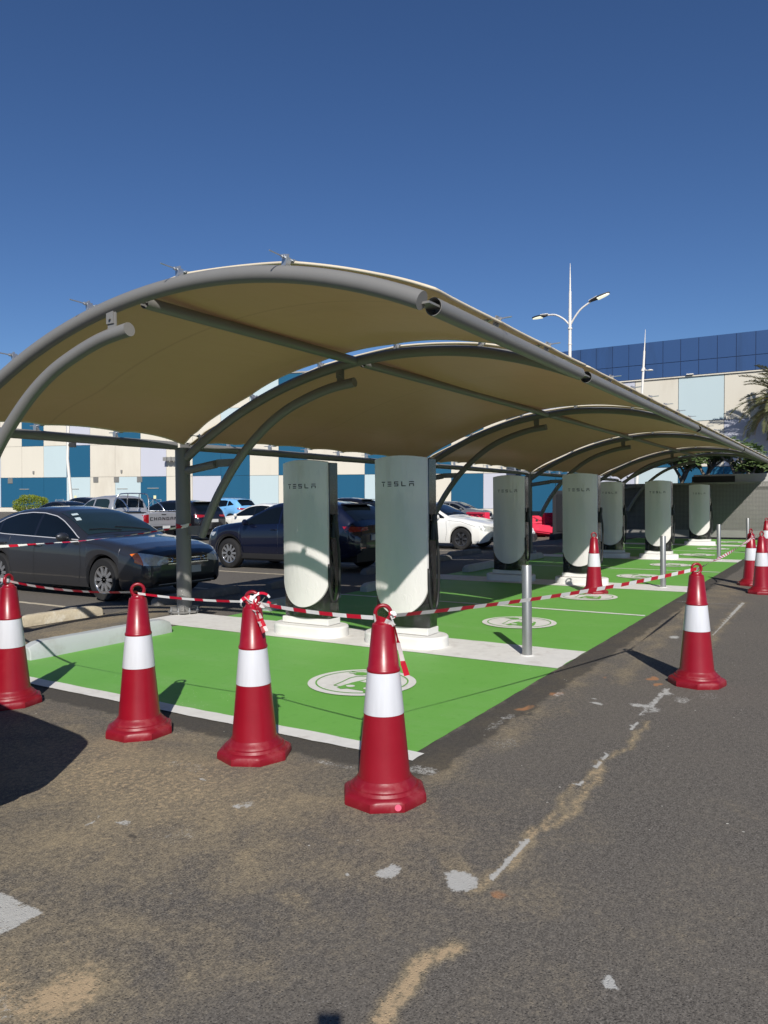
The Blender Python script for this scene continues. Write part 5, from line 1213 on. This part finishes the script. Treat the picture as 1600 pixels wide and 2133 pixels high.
# ------------------------------------------------------------------ vegetation
def leaf_cards(mb, C, D, L, W, curl=.25):
    """C points, D directions; a pointed two-quad leaf each"""
    for c, d in zip(C, D):
        d = Vector(d).normalized(); s = d.cross(Vector(rng.normal(size=3))); s.normalize(); n = s.cross(d); l = L*rng.uniform(.7, 1.3); w = W*rng.uniform(.7, 1.3); c = Vector(c)
        mb.add([c, c+d*l*.5+s*w*.5+n*w*.1, c+d*l-n*l*curl, c+d*l*.5-s*w*.5+n*w*.1], [(0, 1, 2, 3)])
bush = far_thing('clipped_bush', 'rounded yellow-green clipped bush before the panelled wall', 'bush', (67-800)/FPX*80, 80, .1)
C, D = [], []
for _ in range(5200):
    p = rng.normal(size=3); p /= np.linalg.norm(p); r = rng.uniform(.80, 1.03)*(1+.07*math.sin(5*p[0]+3*p[2])+.06*math.sin(9*p[1]+7*p[0])); q = np.sign(p)*np.abs(p)**.8
    C.append((1.62*q[0]*r, 1.5*q[1]*r, 1.0+.92*q[2]*r)); D.append(p+rng.normal(size=3)*.7)
mb = MB(); leaf_cards(mb, C, D, .14, .09); mb.obj('foliage', M['leaf_bush'], bush)
mb = MB()
for k in range(6): a = k*1.05; mb.tube([(.1*math.cos(a), .1*math.sin(a), -.1), (.7*math.cos(a), .7*math.sin(a), .9)], [.05, .02], 6)
mb.obj('stems', M['branch'], bush)

def plumeria(loc, h, label, spread=1.5, seed=1):
    t = thing('plumeria_tree', label, 'tree', loc, 0, 'plumeria trees behind the fence'); rg = random.Random(seed)
    mb = MB(); ends = []
    def grow(p, d, l, r, lev):
        q = p+d*l; mb.tube([p, p.lerp(q, .5)+Vector((rg.uniform(-.03, .03), rg.uniform(-.03, .03), 0)), q], [r, r*.9, r*.75], 7)
        if lev == 0: ends.append((q, d)); return
        for k in range(3):
            a = 2*math.pi*k/3+rg.uniform(-.5, .5); nd = (d+Vector((math.cos(a), math.sin(a), rg.uniform(0, .3)))*rg.uniform(.55, .95)).normalized(); nd.z = max(nd.z, .30)
            grow(q, nd.normalized(), l*rg.uniform(.62, .9), r*.7, lev-1)
    grow(Vector((0, 0, 0)), Vector((0, 0, 1)), h*.42, .1, 3)
    mb.obj('trunk', M['branch'], t, True)
    mb = MB()
    for q, d in ends:
        for k in range(rg.randint(15, 22)):
            a = 2*math.pi*k*.382; el = rg.uniform(-.35, .85); dd = Vector((math.cos(a)*math.cos(el), math.sin(a)*math.cos(el), math.sin(el)))
            s = dd.cross(Vector((0, 0, 1))).normalized(); L = rg.uniform(.28, .46); w = rg.uniform(.09, .13)*.5; n = s.cross(dd); b = q+dd*.03
            mb.add([b, b+dd*L*.35+s*w-n*.01, b+dd*L*.75+s*w*.9-n*.02, b+dd*L-n*L*.18, b+dd*L*.75-s*w*.9-n*.02, b+dd*L*.35-s*w-n*.01, b+dd*L*.4+n*.02, b+dd*L*.75+n*.005], [(0, 1, 6), (0, 6, 5), (1, 2, 7, 6), (6, 7, 4, 5), (2, 3, 7), (7, 3, 4)])
    mb.obj('crown', M['leaf_plum'], t)
plumeria((32.4, 5.75, 1.5), 1.65, 'plumeria tree with dark rosettes behind the fence, leftmost of the row', seed=3)
plumeria((32.8, 4.9, 1.6), 1.7, 'plumeria tree above the recessed wall panel behind the fence', seed=8)
plumeria((32.5, 3.75, 1.65), 1.7, 'plumeria tree above the concrete wall at right, below the palm fronds', seed=5)
plumeria((32.6, 2.95, 1.5), 1.2, 'smallest plumeria tree, low over the concrete wall near the right edge', seed=12)

def palm(loc, h, label):
    t = thing('date_palm', label, 'palm tree', loc); rg = random.Random(4)
    mb = MB(); n = 26; prof = []
    for i in range(n+1):
        z = h*i/n; r = .24+.05*(1-i/n)+(.03 if i % 2 else 0); prof.append((r, z))
    mb.lathe(prof, 16); mb.obj('trunk', M['bark'], t, True, angle=25)
    green, dry = MB(), MB(); ribs = MB()
    for k in range(56):
        az = 2*math.pi*k*.382+rg.uniform(-.15, .15); f = k/55; el = 1.25-1.75*f+rg.uniform(-.12, .12); L = rg.uniform(3.6, 4.8)*(1-.12*abs(f-.5))
        p = Vector((.15*math.cos(az), .15*math.sin(az), h-.1)); pts = [p]; m = 16; e = el
        for i in range(m):
            e -= (.045+.06*i/m)*(1.1 if f > .3 else .9); p = p+Vector((math.cos(az)*math.cos(e), math.sin(az)*math.cos(e), math.sin(e)))*L/m; pts.append(p)
        ribs.tube(pts, [.035*(1-.85*i/m) for i in range(m+1)], 5)
        tgt = dry if f > .93 else green
        for i in range(1, m):
            for sub in range(5):
                q = pts[i].lerp(pts[i+1], sub/5); d = (pts[i+1]-pts[i]).normalized(); s = d.cross(Vector((0, 0, 1)))
                if s.length < .1: continue
                s.normalize(); u_ = s.cross(d); x = (i+sub/5)/m; ll = .68*math.sin(math.pi*min(.96, .1+x*.86))**.55
                for sd in (1, -1):
                    dd = (d*.75+s*sd*.8+u_*rg.uniform(.0, .45)).normalized(); w = dd.cross(u_).normalized()*.034; tip = q+dd*ll*rg.uniform(.8, 1.1)-Vector((0, 0, .06*ll))
                    mid = q.lerp(tip, .45)+Vector((0, 0, .02)); tgt.add([q, mid+w, tip, mid-w], [(0, 1, 2, 3)])
    ribs.obj('frond_ribs', M['leaf_dry'], t, True); green.obj('crown', M['leaf_palm'], t); dry.obj('dry_fronds', M['leaf_dry'], t)
palm((67.6, 4.0, float(gz(67.6, 4))), 9.3, 'date palm at the right edge, only its left fronds in view')

# ------------------------------------------------------------------ photographer, standing behind the lens (only the phone throws a shadow into view)
def photographer():
    t = thing('person', 'person standing behind the camera in dark clothes, holding up a phone', 'person', (-.47, -.36, 0), math.atan2(CR[1][2], CR[0][2]))
    # local x forward, y left
    J = {'pel': (0, 0, .95, .15), 'wst': (0, 0, 1.12, .135), 'chs': (.0, 0, 1.32, .155), 'nek': (.01, 0, 1.47, .062), 'hed': (.035, 0, 1.57, .088), 'crn': (.03, 0, 1.66, .085)}
    E = [('pel', 'wst'), ('wst', 'chs'), ('chs', 'nek'), ('nek', 'hed'), ('hed', 'crn')]
    for s, n in ((1, 'l'), (-1, 'r')):
        J.update({n+'sh': (0, s*.17, 1.40, .062), n+'el': (.12, s*.24, 1.17, .045), n+'wr': (.36, s*.09, 1.37, .031), n+'hp': (0, s*.095, .9, .098), n+'kn': (.02, s*.105, .5, .06), n+'an': (0, s*.11, .08, .042), n+'to': (.16, s*.13, .035, .035)})
        E += [('chs', n+'sh'), (n+'sh', n+'el'), (n+'el', n+'wr'), ('pel', n+'hp'), (n+'hp', n+'kn'), (n+'kn', n+'an'), (n+'an', n+'to')]
        for k, (dx, dy, dz) in enumerate(((.075, -.025, .055), (.085, -.03, .03), (.083, -.03, .005), (.072, -.028, -.02))):
            b = J[n+'wr']; J[f'{n}k{k}'] = (b[0]+dx*.6, b[1]+s*dy*.2, b[2]+dz*.8+.01, .011); J[f'{n}t{k}'] = (b[0]+dx+.015, b[1]+s*(dy-.005), b[2]+dz+.012, .008); E += [(n+'wr', f'{n}k{k}'), (f'{n}k{k}', f'{n}t{k}')]
        b = J[n+'wr']; J[n+'th'] = (b[0]+.03, b[1]-s*.02, b[2]+.05, .011); J[n+'tt'] = (b[0]+.06, b[1]-s*.035, b[2]+.075, .009); E += [(n+'wr', n+'th'), (n+'th', n+'tt')]
    ks = list(J); me = bpy.data.meshes.new('body'); me.from_pydata([J[k][:3] for k in ks], [(ks.index(a), ks.index(b)) for a, b in E], [])
    o = bpy.data.objects.new('body', me); COL.objects.link(o); o.parent = t
    o.modifiers.new('skin', 'SKIN'); sb = o.modifiers.new('sub', 'SUBSURF'); sb.levels = sb.render_levels = 1
    if not me.skin_vertices: me.attributes.new('skin', 'FLOAT', 'POINT')
    sv = me.skin_vertices[0].data
    for i, k in enumerate(ks): sv[i].radius = (J[k][3], J[k][3]); sv[i].use_root = (k == 'pel')
    me.materials.append(M['cloth'])
    mb = MB(); mb.lathe([(.03, -.10), (.07, -.06), (.096, .01), (.092, .06), (.05, .10), (.005, .112)], 20, (.015, 0, 1.655)); mb.obj('hair', M['black_matt'], t, True)
photographer()
# the phone is held just behind the lens
phn = thing('smartphone', 'dark smartphone held up in front of the photographer', 'phone', (-.05, -.03, 1.452), math.atan2(CR[1][2], CR[0][2]))
mb = MB(); mb.box((0, 0, 0), (.008, .074, .15)); mb.obj('phone_body', M['black_gloss'], phn, False, .004)

# ------------------------------------------------------------------ camera
cam = bpy.data.cameras.new('camera'); co = bpy.data.objects.new('camera', cam); COL.objects.link(co)
mw = Matrix(((CR[0][0], CR[0][1], -CR[0][2], 0), (CR[1][0], CR[1][1], -CR[1][2], 0), (CR[2][0], CR[2][1], -CR[2][2], 1.5), (0, 0, 0, 1)))
co.matrix_world = mw; cam.sensor_fit = 'VERTICAL'; cam.sensor_height = 36; cam.sensor_width = 27; cam.lens = FPX/2133*36; cam.clip_end = 3000; cam.clip_start = .02
S.camera = co

# ------------------------------------------------------------------ light
AZ, EL = R(36.3), R(34.3)          # direction the shadows run, and the height of the sun
d = Vector((math.cos(AZ)*math.cos(EL), math.sin(AZ)*math.cos(EL), -math.sin(EL)))
sl = bpy.data.lights.new('sun', 'SUN'); sl.energy = 5.0; sl.angle = R(.53); sl.color = (1, .955, .88)
so = bpy.data.objects.new('sun', sl); COL.objects.link(so); so.rotation_euler = d.to_track_quat('-Z', 'Y').to_euler(); so.location = (-10, -8, 20)
w = bpy.data.worlds.new('World'); S.world = w; w.use_nodes = True; nt = w.node_tree; nt.nodes.clear()
sky = nt.nodes.new('ShaderNodeTexSky'); sky.sky_type = 'NISHITA'; sky.sun_disc = False; sky.sun_elevation = EL
sd = -d; sky.sun_rotation = math.atan2(sd.x, sd.y); sky.altitude = 0; sky.air_density = .9; sky.dust_density = .05; sky.ozone_density = 6
bg_ = nt.nodes.new('ShaderNodeBackground'); bg_.inputs[1].default_value = .08
ow = nt.nodes.new('ShaderNodeOutputWorld'); hs = nt.nodes.new('ShaderNodeHueSaturation'); hs.inputs['Saturation'].default_value = 1.08; hs.inputs['Hue'].default_value = .506; link(nt, sky.outputs[0], hs.inputs['Color']); link(nt, hs.outputs[0], bg_.inputs[0]); link(nt, bg_.outputs[0], ow.inputs[0])
S.view_settings.view_transform = 'Standard'; S.view_settings.look = 'None'; S.view_settings.exposure = .06; S.view_settings.gamma = 1
S.render.engine = 'CYCLES'; S.cycles.max_bounces = 8; S.cycles.transparent_max_bounces = 12
